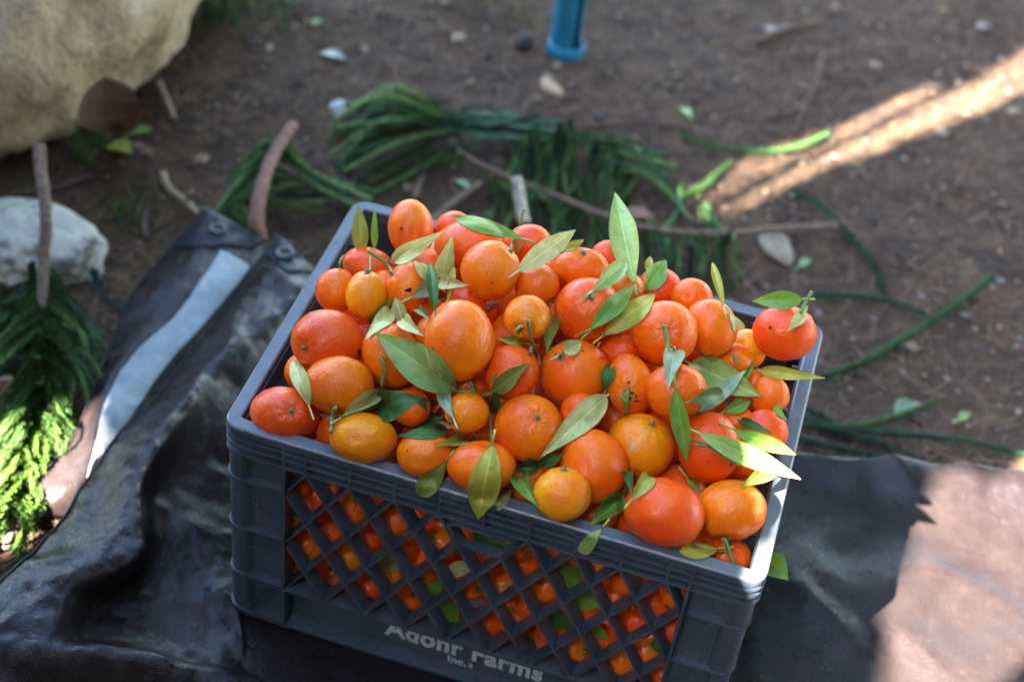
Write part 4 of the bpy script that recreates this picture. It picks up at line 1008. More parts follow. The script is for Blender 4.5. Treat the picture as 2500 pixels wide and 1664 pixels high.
# leaves pressed behind the front lattice: crop, base, tip, width, colour, label place
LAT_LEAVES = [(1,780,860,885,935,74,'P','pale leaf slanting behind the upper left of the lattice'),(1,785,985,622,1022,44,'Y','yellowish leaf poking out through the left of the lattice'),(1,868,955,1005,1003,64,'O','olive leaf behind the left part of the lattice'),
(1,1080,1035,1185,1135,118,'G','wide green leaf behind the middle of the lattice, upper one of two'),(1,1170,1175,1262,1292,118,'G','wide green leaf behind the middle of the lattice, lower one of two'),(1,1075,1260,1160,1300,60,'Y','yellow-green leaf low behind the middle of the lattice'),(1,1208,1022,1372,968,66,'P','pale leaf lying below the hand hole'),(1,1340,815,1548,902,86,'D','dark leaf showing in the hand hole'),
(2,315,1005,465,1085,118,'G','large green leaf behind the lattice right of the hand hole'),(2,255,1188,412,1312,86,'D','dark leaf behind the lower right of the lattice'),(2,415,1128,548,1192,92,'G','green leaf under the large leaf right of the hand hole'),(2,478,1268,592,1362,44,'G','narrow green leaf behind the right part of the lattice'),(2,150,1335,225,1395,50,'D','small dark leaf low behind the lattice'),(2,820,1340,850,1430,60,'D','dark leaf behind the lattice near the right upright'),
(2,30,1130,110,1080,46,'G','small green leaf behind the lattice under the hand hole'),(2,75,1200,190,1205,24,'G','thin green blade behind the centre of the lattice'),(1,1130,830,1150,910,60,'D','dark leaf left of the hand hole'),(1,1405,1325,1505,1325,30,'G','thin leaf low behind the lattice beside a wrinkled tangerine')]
for k, (c, bx, by, tx, ty, w, col, label) in enumerate(LAT_LEAVES):
    pts = []
    for x, y in ((bx, by), (tx, ty)):
        px, py = src(c, x, y); d = ray(px, py); tmax = (-0.1455 - CAM_LOC[1]) / d[1]; h = hit(px, py); pts.append(CAM_LOC + d * (max(tmax, min(h - 0.003, tmax + 0.02)) if h else tmax + 0.008))
    B, T = pts; W = w / CROP[c][2] * 1.47 / CAM_F * 1.15
    me = leaf_mesh(B, T, W, seed=k + 90.0, drape=False, fold=0.15, bow=0.0, stalk=0); me.transform(Matrix.Translation(-Vector(B)))
    lf = link('leaf', me, M_LEAF, None, LEAFCOL[col]); lf.location = B; tag(lf, label, 'leaf', 'leaves behind the front lattice')
# one leaf sticks out of the hidden side wall
B = at_depth(*src(2, 1380, 940), 1.44); T = at_depth(*src(2, 1487, 1056), 1.42); me = leaf_mesh(B, T, 0.022, drape=False, seed=3.3); me.transform(Matrix.Translation(-Vector(B)))
lf = link('leaf', me, M_LEAF, None, LEAFCOL['G']); lf.location = B; tag(lf, 'green leaf poking out through the far side wall of the crate', 'leaf', 'loose leaves among the tangerines')

# stems that belong to tangerines: tangerine, crop, points, radius, colour, lift
GS, BS, YS = (0.15, 0.25, 0.06), (0.17, 0.13, 0.06), (0.28, 0.33, 0.12)
STEMS = [(8, 3, [(832, 478), (905, 525), (975, 585), (1005, 640)], .0016, GS, .016), (8, 3, [(860, 500), (850, 560), (852, 610)], .0010, GS, .012), (8, 3, [(975, 585), (960, 545), (1010, 553)], .0009, YS, .012),
 (9, 3, [(915, 1205), (945, 1280), (930, 1410)], .0017, GS, .010), (49, 3, [(1440, 1438), (1500, 1442), (1548, 1440)], .0012, GS, .008), (49, 3, [(1535, 1372), (1552, 1440), (1548, 1478)], .0016, GS, .008),
 (6, 1, [(655, 192), (640, 240), (632, 318)], .0018, GS, .008), (6, 1, [(575, 232), (620, 240), (640, 250)], .0010, GS, .006), (6, 1, [(695, 238), (660, 240), (640, 250)], .0010, GS, .006),
 (50, 1, [(1424, 196), (1434, 300), (1440, 384)], .0016, YS, .012), (44, 2, [(1165, 848), (1190, 915), (1215, 975)], .0016, GS, .008), (44, 2, [(1115, 848), (1150, 858), (1170, 870)], .0010, GS, .007),
 (26, 5, [(1090, 622), (1105, 660), (1116, 702)], .0015, GS, .006), (27, 5, [(1632, 198), (1590, 270), (1545, 345)], .0015, GS, .008), (27, 5, [(1566, 256), (1590, 250), (1600, 255)], .0010, GS, .008),
 (12, 4, [(500, 198), (485, 260), (470, 300)], .0014, GS, .010), (12, 4, [(490, 400), (470, 470), (445, 500), (425, 470), (440, 390)], .0011, GS, .008), (12, 4, [(440, 390), (425, 440), (405, 470)], .0018, YS, .006),
 (33, 5, [(618, 428), (640, 560), (650, 740)], .0018, GS, .014), (33, 5, [(650, 560), (680, 580), (692, 605)], .0009, GS, .012), (38, 2, [(645, 130), (672, 170), (675, 228)], .0019, GS, .010), (38, 2, [(685, 112), (680, 170), (676, 225)], .0014, GS, .011), (38, 2, [(585, 155), (630, 165), (660, 178)], .0010, GS, .010),
 (31, 4, [(655, 1125), (690, 1160), (735, 1200)], .0017, BS, .008), (31, 4, [(690, 1115), (780, 1102), (900, 1085), (1010, 1065), (1050, 1045)], .0012, GS, .014), (31, 4, [(850, 1075), (920, 1035), (965, 1015)], .0010, GS, .014), (31, 4, [(735, 1200), (765, 1180), (775, 1170)], .0010, GS, .007),
 (30, 4, [(530, 958), (545, 1060), (570, 1140), (600, 1200), (605, 1270)], .0014, BS, .010), (30, 4, [(545, 1180), (555, 1130), (560, 1110)], .0016, BS, .008), (30, 4, [(140, 1370), (165, 1450), (200, 1480), (240, 1460), (290, 1440)], .0012, GS, .007),
 (20, 4, [(968, 808), (972, 785), (975, 752)], .0011, GS, .004), (22, 4, [(1335, 745), (1335, 775)], .0012, GS, .006), (21, 4, [(1255, 690), (1272, 735), (1290, 775)], .0012, GS, .010), (11, 4, [(250, 880), (285, 850), (330, 845)], .0016, BS, .006),
 (34, 5, [(1255, 725), (1300, 760), (1385, 795)], .0014, BS, .008), (4, 3, [(848, 625), (850, 570), (852, 520)], .0010, GS, .008), (3, 3, [(640, 600), (645, 555), (668, 515)], .0009, GS, .004), (19, 4, [(490, 995), (455, 1020), (450, 1045)], .0015, YS, .004),
 (43, 2, [(680, 520), (660, 590), (640, 640), (600, 660)], .0012, GS, .010), (36, 5, [(838, 1246), (880, 1250), (915, 1252)], .0010, GS, .012), (45, 2, [(1120, 905), (1160, 915), (1190, 925)], .0009, GS, .004)]
for fid, c, pts, r, colr, lift in STEMS:
    P3 = []
    for x, y in pts: px, py = src(c, x, y); P3.append(at_depth(px, py, heap_depth(px, py) - lift))
    for i in range(1, len(P3)):                                  # keep neighbouring points at neighbouring depths
        d0 = np.linalg.norm(P3[i - 1] - CAM_LOC); d1 = np.linalg.norm(P3[i] - CAM_LOC)
        if abs(d1 - d0) > 0.012: P3[i] = CAM_LOC + (P3[i] - CAM_LOC) / d1 * (d0 + math.copysign(0.012, d1 - d0))
    path = catmull(P3, 14); v, f = tube(path, [r * (1.12 - 0.25 * i / 14) for i in range(15)], 7, 0.05, seed=fid); link('stem', mesh('stem', v, f), M_STEM, ROOT[fid], colr)

# ------------------------------------------------------------------ scars and specks on single fruits: tangerine, crop, centre, half-size, colour
from mathutils.bvhtree import BVHTree
DK, BR, PL = (0.014, 0.009, 0.007), (0.055, 0.026, 0.012), (0.50, 0.36, 0.22)
SCARS = [(8, 3, 1110, 752, 24, 12, DK), (8, 3, 1122, 740, 12, 8, BR), (32, 5, 378, 822, 7, 12, DK), (32, 5, 372, 862, 16, 7, DK), (32, 5, 398, 892, 20, 6, DK), (32, 5, 428, 915, 9, 14, BR), (32, 5, 432, 948, 20, 8, DK), (32, 5, 388, 930, 8, 14, DK),
 (38, 5, 405, 1262, 18, 30, PL), (38, 5, 380, 1220, 10, 12, PL), (38, 5, 322, 1304, 11, 9, PL), (36, 5, 1078, 1382, 6, 11, DK), (36, 5, 922, 1366, 5, 5, DK), (5, 3, 776, 1172, 9, 13, DK), (5, 3, 440, 966, 14, 8, PL), (34, 5, 1438, 1002, 11, 15, DK),
 (12, 3, 1685, 702, 9, 6, BR), (20, 4, 765, 926, 5, 5, DK), (20, 4, 940, 798, 14, 10, DK), (31, 4, 1046, 1216, 8, 6, BR), (31, 4, 905, 1165, 9, 5, BR), (48, 1, 1015, 410, 5, 6, BR), (10, 3, 1280, 1150, 7, 8, BR), (1, 3, 1065, 330, 14, 9, BR), (27, 5, 1345, 448, 14, 10, BR), (17, 4, 905, 500, 9, 5, PL)]
TREES = {}
for k, (fid, c, x, y, hx, hy, colr) in enumerate(SCARS):
    ob = ROOT[fid]
    if fid not in TREES: TREES[fid] = BVHTree.FromPolygons([ob.location + v.co for v in ob.data.vertices], [tuple(p.vertices) for p in ob.data.polygons])
    def on_peel(px, py):
        d = Vector(ray(px, py)).normalized(); h = TREES[fid].ray_cast(Vector(CAM_LOC), d); return None if h[0] is None else h[0] + h[1] * 0.00022
    cen = on_peel(*src(c, x, y)); ringp = []
    for m in range(12):
        a = 2 * math.pi * m / 12; w = 0.72 + 0.5 * RNG.random(); q = on_peel(*src(c, x + hx * w * math.cos(a), y + hy * w * math.sin(a)))
        if q is not None: ringp.append(q)
    if cen is None or len(ringp) < 12: continue
    link('scar', mesh('scar', [cen] + ringp, [(0, 1 + (m + 1) % 12, 1 + m) for m in range(12)]), M_MISC, ob, colr)

# ------------------------------------------------------------------ blue metal leg standing on the soil
p = on_ground(1300, 122)
leg = empty('metal_post', p); tag(leg, 'weathered blue metal post with a round foot standing on the soil', 'post')
def channel():
    w = 0.0245; V = []; Fc = []; seg = 22; th0, th1 = math.radians(-215), math.radians(35)
    zs = [0.004, 0.02, 0.05, 0.12, 0.25, 0.45, 0.74]
    for z in zs:
        for rr in (w, w - 0.003):
            for k in range(seg + 1):
                a = th0 + (th1 - th0) * k / seg; V.append((p[0] + rr * math.cos(a + 1.45 + math.pi), p[1] + rr * 0.85 * math.sin(a + 1.45 + math.pi), p[2] + z))
    n = seg + 1
    for j in range(len(zs) - 1):
        for k in range(seg):
            a = j * 2 * n + k; b = (j + 1) * 2 * n + k
            Fc += [(a, a + 1, b + 1, b), (a + n, b + n, b + n + 1, a + n + 1)]
        for k in (0, seg): a = j * 2 * n + k; b = (j + 1) * 2 * n + k; Fc.append((a, b, b + n, a + n))
    m = MB(); m.add(V, Fc); return m.build('channel', M_METAL, leg, (0.012, 0.16, 0.26), True)
channel()
V = []; Fc = []
prof = [(0.0, -0.003), (0.027, -0.003), (0.0275, 0.004), (0.0268, 0.016), (0.0255, 0.018), (0.0225, 0.0175), (0.021, 0.007), (0.0, 0.006)]
for r_, z in prof:
    for k in range(24): a = 2 * math.pi * k / 24; V.append((p[0] + r_ * math.cos(a), p[1] + r_ * 0.9 * math.sin(a), p[2] + z))
for j in range(len(prof) - 1):
    for k in range(24): a = j * 24 + k; b = j * 24 + (k + 1) % 24; Fc.append((a, b, b + 24, a + 24))
m = MB(); m.add(V, Fc); m.build('foot', M_METAL, leg, (0.010, 0.15, 0.25), True)
MB().box(-0.006, 0.0, -0.012, 0.012, 0.016, 0.70, lambda x, y, z: (p[0] + x - 0.009, p[1] + y + 0.006, p[2] + z)).build('inner_web', M_METAL, leg, (0.07, 0.13, 0.10))

# ------------------------------------------------------------------ conifer branches with rope-like branchlets
def rope_mesh(path, r=0.0014, nl=0.0075, seed=0, step=0.0030):
    path = np.asarray(path); seg = np.linalg.norm(np.diff(path, axis=0), axis=1); L = seg.sum(); n = max(10, int(L / step))
    s = np.concatenate([[0], np.cumsum(seg)]); u = np.linspace(0, L, n); P = np.c_[[np.interp(u, s, path[:, k]) for k in range(3)]].T
    T, N, B = frames(P); rs = np.random.default_rng(seed)
    core = P[::3] if n > 12 else P; taper = np.linspace(1, 0.55, len(core))
    V, Fc = tube(core, list(r * taper), 5); V = list(V); Fc = list(Fc)
    for i in range(n - 1):
        k0 = rs.uniform(0, 6.28)
        for k in range(6):
            a = k0 + k * math.pi / 3 + rs.normal() * 0.25; rd = N[i] * math.cos(a) + B[i] * math.sin(a)
            ln = nl * (0.75 + 0.5 * rs.random()) * (1 - 0.35 * i / n); w = np.cross(T[i], rd) * 0.0010
            b = P[i] + rd * r * 0.6; d = T[i] * 0.80 + rd * (0.45 + 0.40 * rs.random()); tip = b + d * ln; mid = b + d * ln * 0.5 + rd * ln * 0.10
            o = len(V); V += [b - w, b + w, mid + w * 0.8, mid - w * 0.8, tip]; Fc += [(o, o + 1, o + 2, o + 3), (o + 3, o + 2, o + 4)]
    return mesh('branchlet', V, Fc)
GREENS = [(0.062, 0.120, 0.042), (0.085, 0.155, 0.048), (0.050, 0.100, 0.045), (0.110, 0.165, 0.052)]
def branchlet(pts, parent, seed, col=None, **kw):
    path = catmull(pts, 24); c = col or GREENS[seed % 4]; j = 0.45 + 1.3 * ((seed * 37) % 100) / 100
    return link('branchlet', rope_mesh(path, seed=seed, **kw), M_NEEDLE, parent, tuple(x * j for x in c), smooth=False)
def px3(pts):
    return [on_ground(x, y, z) for x, y, z in pts]
def stem_mesh(pts, r0, r1, seed=0, name='stem', sides=9, rough=0.07):
    path = catmull(pts, 10 * (len(pts) - 1)); n = len(path); v, f = tube(path, [r0 + (r1 - r0) * i / (n - 1) for i in range(n)], sides, rough, seed=seed); return mesh(name, v, f)
SEED = [100]
def fan(parent, s0, s1, m0, m1, e0, e1, n, col=None, jit=26, z=(0.012, 0.03, 0.006), **kw):
    """branchlets starting between s0 and s1, passing between m0 and m1 and ending between e0 and e1 (photo positions)"""
    n = int(n * 1.15)
    for k in range(n):
        t = (k + RNG.uniform(0.2, 0.8)) / n; L = lambda a, b: (a[0] + (b[0] - a[0]) * t + RNG.uniform(-jit, jit), a[1] + (b[1] - a[1]) * t + RNG.uniform(-jit, jit))
        s, m, e = L(s0, s1), L(m0, m1), L(e0, e1); dz = RNG.uniform(0.5, 1.6); SEED[0] += 1
        branchlet(px3([(s[0], s[1], z[0]), (m[0], m[1], z[1] * dz), (e[0], e[1], z[2] * dz)]), parent, SEED[0], col, **kw)
def branch(label, loc_px, stem, r0, r1, col):
    o = empty('conifer_branch', on_ground(*loc_px)); tag(o, label, 'branch', 'fallen conifer branches')
    link('stem', stem_mesh(px3(stem), r0, r1, SEED[0]), M_WOOD, o, col); return o
b1 = branch('reddish-brown conifer branch with green branchlets beside the crate back corner', (600, 500), [(596, 548, .035), (590, 505, .06), (602, 430, .08), (632, 352, .09), (674, 288, .095)], 0.0100, 0.0068, (0.27, 0.15, 0.11))
fan(b1, (655, 318), (612, 410), (600, 350), (570, 430), (548, 400), (505, 520), 15, z=(.05, .045, .01)); fan(b1, (645, 340), (605, 450), (585, 400), (560, 470), (540, 470), (560, 525), 8, z=(.05, .04, .01))
fan(b1, (650, 335), (640, 355), (730, 390), (740, 410), (850, 462), (800, 480), 8, z=(.055, .05, .015)); fan(b1, (622, 405), (612, 440), (700, 425), (700, 440), (800, 430), (780, 470), 4, z=(.045, .04, .015)); fan(b1, (608, 440), (598, 470), (690, 455), (680, 470), (760, 445), (740, 480), 3, (0.09, 0.10, 0.035), z=(.04, .035, .012))
b2 = branch('long curved conifer branch with dark drooping branchlets lying behind the crate', (1300, 460), [(1014, 255, .03), (1030, 305, .03), (1062, 352, .028), (1120, 386, .028), (1200, 420, .03), (1300, 460, .03), (1400, 500, .03), (1500, 528, .028), (1620, 538, .026), (1760, 530, .024), (1925, 518, .02)], 0.0034, 0.0052, (0.17, 0.115, 0.075))
fan(b2, (1015, 262), (1025, 285), (900, 222), (890, 262), (830, 240), (760, 330), 13, z=(.03, .05, .008)); fan(b2, (1022, 280), (1030, 310), (900, 270), (900, 320), (770, 330), (800, 410), 12, z=(.03, .04, .008))
fan(b2, (1018, 268), (1032, 312), (1110, 262), (1120, 310), (1200, 270), (1330, 335), 13, (0.05, 0.10, 0.055), z=(.03, .04, .008)); fan(b2, (1035, 318), (1062, 352), (930, 355), (940, 400), (800, 405), (840, 445), 8, (0.06, 0.10, 0.03), z=(.03, .025, .006))
fan(b2, (1190, 320), (1330, 292), (1180, 380), (1330, 390), (1130, 470), (1330, 500), 22, z=(.035, .03, .006)); fan(b2, (1320, 300), (1440, 335), (1350, 370), (1460, 400), (1330, 470), (1440, 505), 14, z=(.035, .03, .006))
fan(b2, (1300, 300), (1400, 400), (1430, 330), (1480, 400), (1520, 355), (1560, 470), 12, z=(.03, .035, .006)); fan(b2, (1100, 400), (1440, 512), (1120, 460), (1440, 560), (1120, 520), (1430, 640), 26, z=(.028, .03, .006))
fan(b2, (1460, 520), (1700, 538), (1490, 580), (1690, 580), (1480, 650), (1700, 660), 15, z=(.026, .024, .006)); fan(b2, (1520, 535), (1700, 535), (1560, 500), (1640, 490), (1540, 440), (1620, 470), 5, z=(.026, .02, .006))
b3 = branch('upright brown conifer branch with dense green branchlets beside the speckled rock', (100, 760), [(90, 338, .15), (93, 380, .145), (106, 500, .115), (100, 610, .07), (98, 760, .03), (95, 900, .02), (60, 1080, .014), (15, 1260, .01)], 0.0078, 0.0045, (0.20, 0.135, 0.10))
fan(b3, (100, 600), (98, 760), (30, 680), (20, 840), (-60, 720), (-70, 960), 16, z=(.04, .045, .01)); fan(b3, (100, 600), (98, 760), (180, 690), (190, 830), (235, 800), (225, 960), 14, z=(.04, .045, .01))
YG = (0.042, 0.085, 0.018)
fan(b3, (98, 760), (90, 930), (30, 880), (20, 1030), (-40, 930), (-60, 1150), 16, YG, z=(.03, .04, .01)); fan(b3, (98, 760), (90, 930), (150, 860), (140, 1000), (190, 960), (130, 1130), 14, YG, z=(.03, .04, .01))
fan(b3, (80, 950), (30, 1200), (20, 1030), (-20, 1240), (-40, 1120), (-60, 1330), 16, (0.042, 0.085, 0.012), z=(.02, .035, .008)); fan(b3, (85, 940), (40, 1160), (100, 1020), (60, 1200), (90, 1120), (40, 1290), 14, (0.042, 0.085, 0.012), z=(.02, .035, .008))
fan(b3, (-20, 640), (-20, 900), (60, 700), (60, 920), (130, 690), (170, 900), 12, z=(.02, .03, .01))
# single shed branchlets
SINGLE = [([(1565, 305), (1640, 335), (1740, 347), (1830, 338), (1905, 308)], (0.05, 0.12, 0.03), 'green shed branchlet curving like a smile on the soil'),
 ([(1560, 455), (1620, 425), (1660, 390), (1682, 368)], (0.05, 0.11, 0.03), 'short straight green branchlet below the curved one'),
 ([(1815, 430), (1890, 475), (1950, 540), (2010, 610), (2035, 680)], (0.03, 0.075, 0.04), 'dark curved branchlet arching over bare soil beyond the long branch'),
 ([(1870, 675), (1960, 680), (2060, 695), (2155, 735)], (0.028, 0.06, 0.03), 'dark branchlet joining the long straight one beside the crate'),
 ([(1885, 868), (1990, 830), (2100, 765), (2200, 700), (2280, 635)], (0.04, 0.09, 0.03), 'long straight green branchlet pointing away from the crate rim'),
 ([(1840, 975), (1960, 980), (2050, 960), (2155, 922)], (0.06, 0.10, 0.03), 'olive branchlet rising from the dark bunch by the tarpaulin hem'),
 ([(1830, 960), (1960, 1000), (2060, 1030), (2160, 1080)], (0.026, 0.055, 0.03), 'dark branchlet lying along the tarpaulin hem'),
 ([(1880, 985), (2050, 995), (2200, 1010), (2360, 1045)], (0.026, 0.06, 0.03), 'dark branchlet running out beside the tarpaulin hem'),
 ([(1830, 1005), (1930, 1030), (2030, 1050), (2110, 1062)], (0.024, 0.05, 0.03), 'lowest dark branchlet in the bunch by the tarpaulin hem'),
 ([(1800, 930), (1880, 950), (1950, 990), (2020, 1010)], (0.024, 0.05, 0.03), 'dark branchlet half hidden beside the crate rim'),
 ([(0, 748), (70, 742), (140, 740), (205, 728)], (0.06, 0.11, 0.075), 'grey-green branchlet lying level across the dense branch'),
 ([(212, 590), (220, 640), (250, 690), (300, 712)], (0.06, 0.10, 0.09), 'grey-green hooked branchlet below the speckled rock'),
 ([(820, 505), (790, 560), (760, 620), (720, 680)], (0.05, 0.07, 0.03), 'olive branchlet lying outside the side rim of the crate'),
 ([(640, 560), (680, 610), (720, 640), (760, 640)], (0.04, 0.07, 0.025), 'olive branchlet curving behind the grommet corner')]
for k, (pts, col, label) in enumerate(SINGLE):
    P3 = px3([(x, y, 0.010 + 0.006 * (i % 2)) for i, (x, y) in enumerate(pts)]); c = Vector(P3[0])
    me = rope_mesh(catmull(P3, 30), 0.0022, 0.009, 400 + k); me.transform(Matrix.Translation(-c)); o = link('branchlet', me, M_NEEDLE, None, col, smooth=False); o.location = c; tag(o, label, 'branchlet', 'shed conifer branchlets')
# twigs and sticks
TWIG = [([(375, 400, .012), (388, 432, .02), (425, 462, .03), (458, 492, .04)], .0050, .0038, (0.36, 0.27, 0.17), 'pale dry forked twig beside the grommet corner', [[(425, 462, .03), (437, 448, .045), (440, 440, .05)]]),
 ([(985, 520, .012), (1060, 455, .016), (1145, 402, .02)], .0058, .0048, (0.20, 0.135, 0.085), 'thick brown stick crossing under the long conifer branch', None),
 ([(1206, 512, .05), (1196, 455, .07), (1187, 408, .09)], .0080, .0072, (0.52, 0.44, 0.33), 'peeled whitish stick standing behind the heap', None),
 ([(955, 455, .01), (968, 415, .02), (985, 380, .03)], .0040, .0030, (0.30, 0.21, 0.14), 'short tan stub standing left of the peeled stick', None),
 ([(1895, 120, .006), (1882, 180, .01), (1850, 250, .01), (1832, 300, .006)], .0040, .0022, (0.12, 0.068, 0.05), 'dark reddish forked root on the open soil', [[(1850, 250, .01), (1790, 265, .01), (1722, 278, .006)], [(1884, 160, .01), (1935, 178, .012), (1985, 190, .006)]]),
 ([(1740, 95, .01), (1820, 62, .016), (1900, 50, .01)], .0050, .0030, (0.15, 0.095, 0.06), 'brown stick lying near the far edge of the soil', None),
 ([(335, 545, .008), (332, 510, .02), (338, 475, .03)], .0038, .0030, (0.16, 0.10, 0.09), 'short purplish stub beside the speckled rock', None),
 ([(15, 960, .01), (18, 915, .03), (14, 868, .05)], .0075, .0070, (0.30, 0.20, 0.13), 'stubby cut stick at the picture edge among green branchlets', None),
 ([(20, 445, .005), (120, 432, .008), (210, 405, .006)], .0030, .0020, (0.13, 0.095, 0.085), 'thin grey twig lying between boulder and speckled rock', None),
 ([(1350, 290, .005), (1480, 282, .008), (1590, 296, .006)], .0026, .0020, (0.13, 0.075, 0.055), 'thin brown twig above the drooping branchlets', None),
 ([(365, 190, .006), (385, 235, .01), (400, 275, .006)], .0050, .0042, (0.28, 0.20, 0.14), 'pale bark chip lying below the boulder', None)]
for k, (pts, r0, r1, col, label, forks) in enumerate(TWIG):
    P3 = px3(pts); o = empty('twig', P3[0]); tag(o, label, 'twig', 'sticks on the soil'); link('stem', stem_mesh(P3, r0, r1, 700 + k, 'stem', 8, 0.10), M_WOOD, o, col)
    for fk in forks or []: link('fork', stem_mesh(px3(fk), r1, r1 * 0.6, 720 + k, 'fork', 7, 0.1), M_WOOD, o, col)
# fallen leaves, pebbles and chips
FALLEN = [(740, 122, 795, 138, .018, (0.24, 0.33, 0.22), 'pale green leaf lying on the far soil'), (250, 335, 305, 352, .030, (0.30, 0.33, 0.07), 'yellow-green fallen leaf between boulder and speckled rock'), (300, 308, 352, 300, .016, (0.22, 0.34, 0.11), 'small green fallen leaf near the boulder foot'),
 (1568, 250, 1592, 275, .012, (0.20, 0.36, 0.12), 'small green leaf scrap on open soil above the curved branchlet'), (2060, 950, 2110, 925, .022, (0.14, 0.22, 0.12), 'dull green leaf lying beside the olive branchlet'), (1050, 415, 1085, 440, .010, (0.20, 0.32, 0.2), 'bluish-green leaf scrap beside the thick brown stick'),
 (715, 55, 745, 50, .014, (0.10, 0.22, 0.03), 'bright green sprout leaf on the far soil'), (1840, 612, 1866, 596, .012, (0.16, 0.30, 0.12), 'small green scrap beyond the crate corner'), (1100, 575, 1080, 600, .006, (0.2, 0.3, 0.1), None), (2205, 965, 2235, 950, .012, (0.18, 0.25, 0.06), 'yellow-green scrap right of the dull green leaf')]
for k, (x0, y0, x1, y1, w, col, label) in enumerate(FALLEN):
    if not label: continue
    B, T = on_ground(x0, y0, .006), on_ground(x1, y1, .012); side0 = np.cross(T - B, (0, 0, 1)); me = leaf_mesh(B, T, w, drape=False, seed=k + 40.0, fold=.2, bow=.1, side0=side0); me.transform(Matrix.Translation(-Vector(B)))
    o = link('fallen_leaf', me, M_LEAF, None, col); o.location = B; tag(o, label, 'leaf', 'fallen leaves on the soil')
B, T = on_ground(262, 305, .03), on_ground(240, 178, .19)
me = leaf_mesh(T, B, 0.080, drape=False, seed=77, fold=.1, bow=.06, curl=.5, nv=22, nu=12, shape=.6, stalk=0); me.transform(Matrix.Translation(-Vector(B)))
o = link('dry_leaf', me, M_MISC, None, (0.19, 0.115, 0.075)); o.location = B; tag(o, 'large dry brown curled leaf leaning against the boulder', 'leaf')
def stone(name, px, py, r, col, label, seed, cat='pebble', mat=None):
    q = on_ground(px, py); bm = bmesh.new(); bmesh.ops.create_icosphere(bm, subdivisions=3, radius=1.0)
    for v in bm.verts:
        n = noise.fractal(v.co * 1.4 + Vector((seed, 0, 0)), 0.9, 2, 3) * 0.28; v.co = Vector((v.co.x * r[0], v.co.y * r[1], v.co.z * r[2])) * (1 + n)
    me = bpy.data.meshes.new(name); bm.to_mesh(me); bm.free(); o = link(name, me, mat or M_MISC, None, col); o.location = (q[0], q[1], q[2] + r[2] * 0.5); o.rotation_euler = (0, 0, seed); tag(o, label, cat)
stone('pebble', 778, 258, (.011, .010, .011), (0.58, 0.60, 0.55), 'small white pebble left of the long conifer branch', 1.0)
stone('stone', 1786, 575, (.034, .020, .010), (0.30, 0.235, 0.165), 'flat tan stone below the end of the long branch', 2.2, 'stone')
stone('wood_chip', 1268, 206, (.022, .010, .007), (0.38, 0.26, 0.16), 'tan wood chip on the soil below the blue post', 5.7, 'wood chip')
stone('pebble', 1775, 75, (.012, .009, .007), (0.26, 0.22, 0.18), 'dull grey pebble beside the far brown stick', 3.1)
stone('pebble', 1205, 108, (.016, .012, .012), (0.035, 0.028, 0.026), 'dark lump of soil left of the blue post foot', 4.4, 'clod')
stone('stone', 1470, 500, (.020, .012, .008), (0.27, 0.15, 0.10), 'reddish bark flake behind the tall upright leaf', 6.3, 'bark')

# ------------------------------------------------------------------ litter of dead needles, crumbs and grass (nobody could count it)
def litter(name, n, seed, kind, cols):
    rs = random.Random(seed); V = []; Fc = []; done = 0
    while done < n:
        x = rs.uniform(-1.25, 0.95); y = rs.uniform(-0.45, 1.75)
        if -0.3 < x < 0.26 and -0.45 < y < 0.2: continue
        if x >= 0.2 and y < 0.27 + 0.29 * (x - 0.26): continue
        done += 1; z = gz(x, y); a = rs.uniform(0, 6.283)
        if kind == 'needle':
            L = rs.uniform(0.010, 0.060); w = rs.uniform(0.0007, 0.0018); c, s = math.cos(a), math.sin(a); b = rs.uniform(-0.006, 0.006); h = rs.uniform(0.001, 0.006)
            for t in (0, .5, 1):
                px_, py_ = x + c * L * t - s * b * 4 * t * (1 - t), y + s * L * t + c * b * 4 * t * (1 - t); zz = max(gz(px_, py_) + 0.0012, z) + h * t
                V += [(px_ - s * w, py_ + c * w, zz), (px_ + s * w, py_ - c * w, zz)]
            o = len(V) - 6; Fc += [(o, o + 1, o + 3, o + 2), (o + 2, o + 3, o + 5, o + 4)]
        else:
            r = rs.uniform(0.0015, 0.0055) * (2.3 if rs.random() < 0.06 else 1); e = rs.uniform(0.4, 1); o = len(V)
            c, s = math.cos(a), math.sin(a); q = [(1, 0, 0), (-1, 0, 0), (0, e, 0), (0, -e, 0), (0, 0, .6), (0, 0, -.6)]
            for X, Y, Z in q: V.append((x + (c * X - s * Y) * r * rs.uniform(.7, 1.3), y + (s * X + c * Y) * r * rs.uniform(.7, 1.3), z + r * 0.35 + Z * r))
            Fc += [(o + i, o + j, o + k) for i, j, k in ((0, 2, 4), (2, 1, 4), (1, 3, 4), (3, 0, 4), (2, 0, 5), (1, 2, 5), (3, 1, 5), (0, 3, 5))]
    return link(name, mesh(name, V, Fc), M_MISC, None, cols, smooth=False)
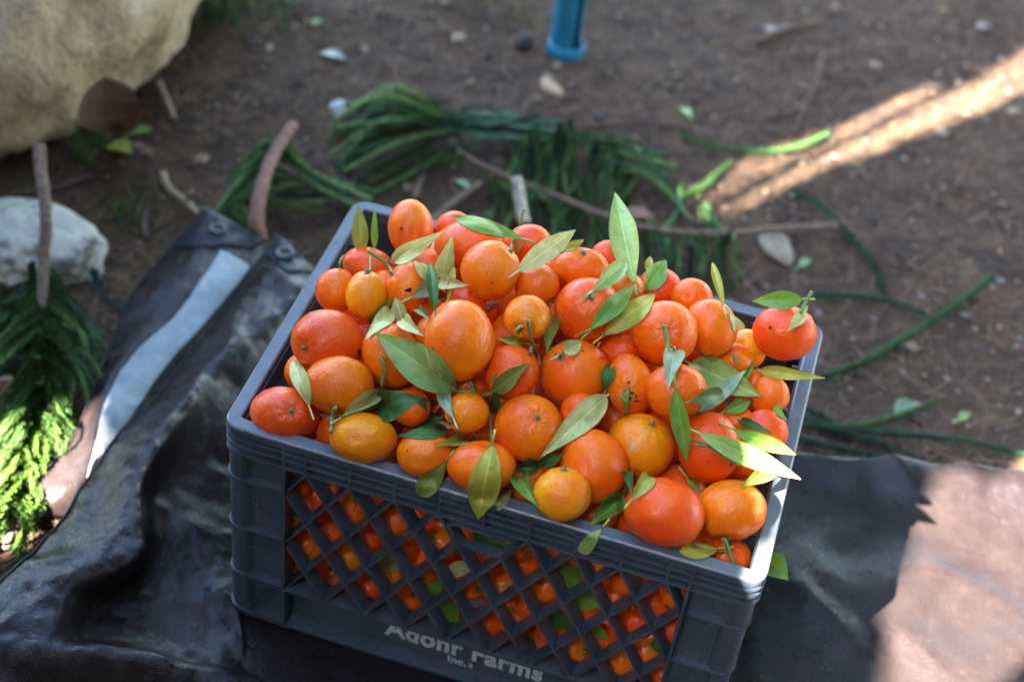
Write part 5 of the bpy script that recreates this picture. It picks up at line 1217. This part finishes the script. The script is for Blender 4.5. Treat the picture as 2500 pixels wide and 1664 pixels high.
tag(litter('needle_litter', 6000, 1, 'needle', (0.13, 0.075, 0.045)), 'brown dead needles strewn over the soil', 'needles', kind='stuff')
tag(litter('dark_needle_litter', 4200, 2, 'needle', (0.06, 0.04, 0.032)), 'dark rotted needles strewn over the soil', 'needles', kind='stuff')
tag(litter('soil_crumbs', 7000, 3, 'crumb', (0.075, 0.052, 0.040)), 'dark soil crumbs scattered over the ground', 'soil', kind='stuff')
tag(litter('bark_chips', 2600, 4, 'crumb', (0.27, 0.19, 0.13)), 'pale bark crumbs scattered over the ground', 'bark', kind='stuff')
tag(litter('grey_chips', 350, 5, 'crumb', (0.20, 0.175, 0.155)), 'greyish chips scattered over the ground', 'chips', kind='stuff')
def grass(spots):
    rs = random.Random(5); V = []; Fc = []
    for px, py, rad, n, h in spots:
        c = on_ground(px, py)
        for k in range(n):
            x = c[0] + rs.gauss(0, rad); y = c[1] + rs.gauss(0, rad); L = h * rs.uniform(.5, 1.2); a = rs.uniform(0, 6.28); le = rs.uniform(.2, .8) * L; w = rs.uniform(.0008, .0018); ca, sa = math.cos(a), math.sin(a); z0 = gz(x, y)
            for t in (0, .5, 1): V += [(x + ca * le * t * t - sa * w * (1 - t * .9), y + sa * le * t * t + ca * w * (1 - t * .9), z0 + L * t), (x + ca * le * t * t + sa * w * (1 - t * .9), y + sa * le * t * t - ca * w * (1 - t * .9), z0 + L * t)]
            o = len(V) - 6; Fc += [(o, o + 1, o + 3, o + 2), (o + 2, o + 3, o + 5, o + 4)]
    return link('grass', mesh('grass', V, Fc), M_NEEDLE, None, (0.05, 0.12, 0.025), smooth=False)
tag(grass([(540, 10, .04, 130, .05), (500, 45, .015, 40, .05), (620, 15, .03, 50, .03), (1140, 20, .05, 90, .03), (210, 370, .012, 25, .05), (300, 505, .02, 40, .03), (230, 330, .012, 20, .03), (360, 520, .03, 30, .02), (1290, 110, .02, 10, .02), (60, 480, .01, 12, .04)]), 'short green grass tufts on the soil by the boulder', 'grass', kind='stuff')
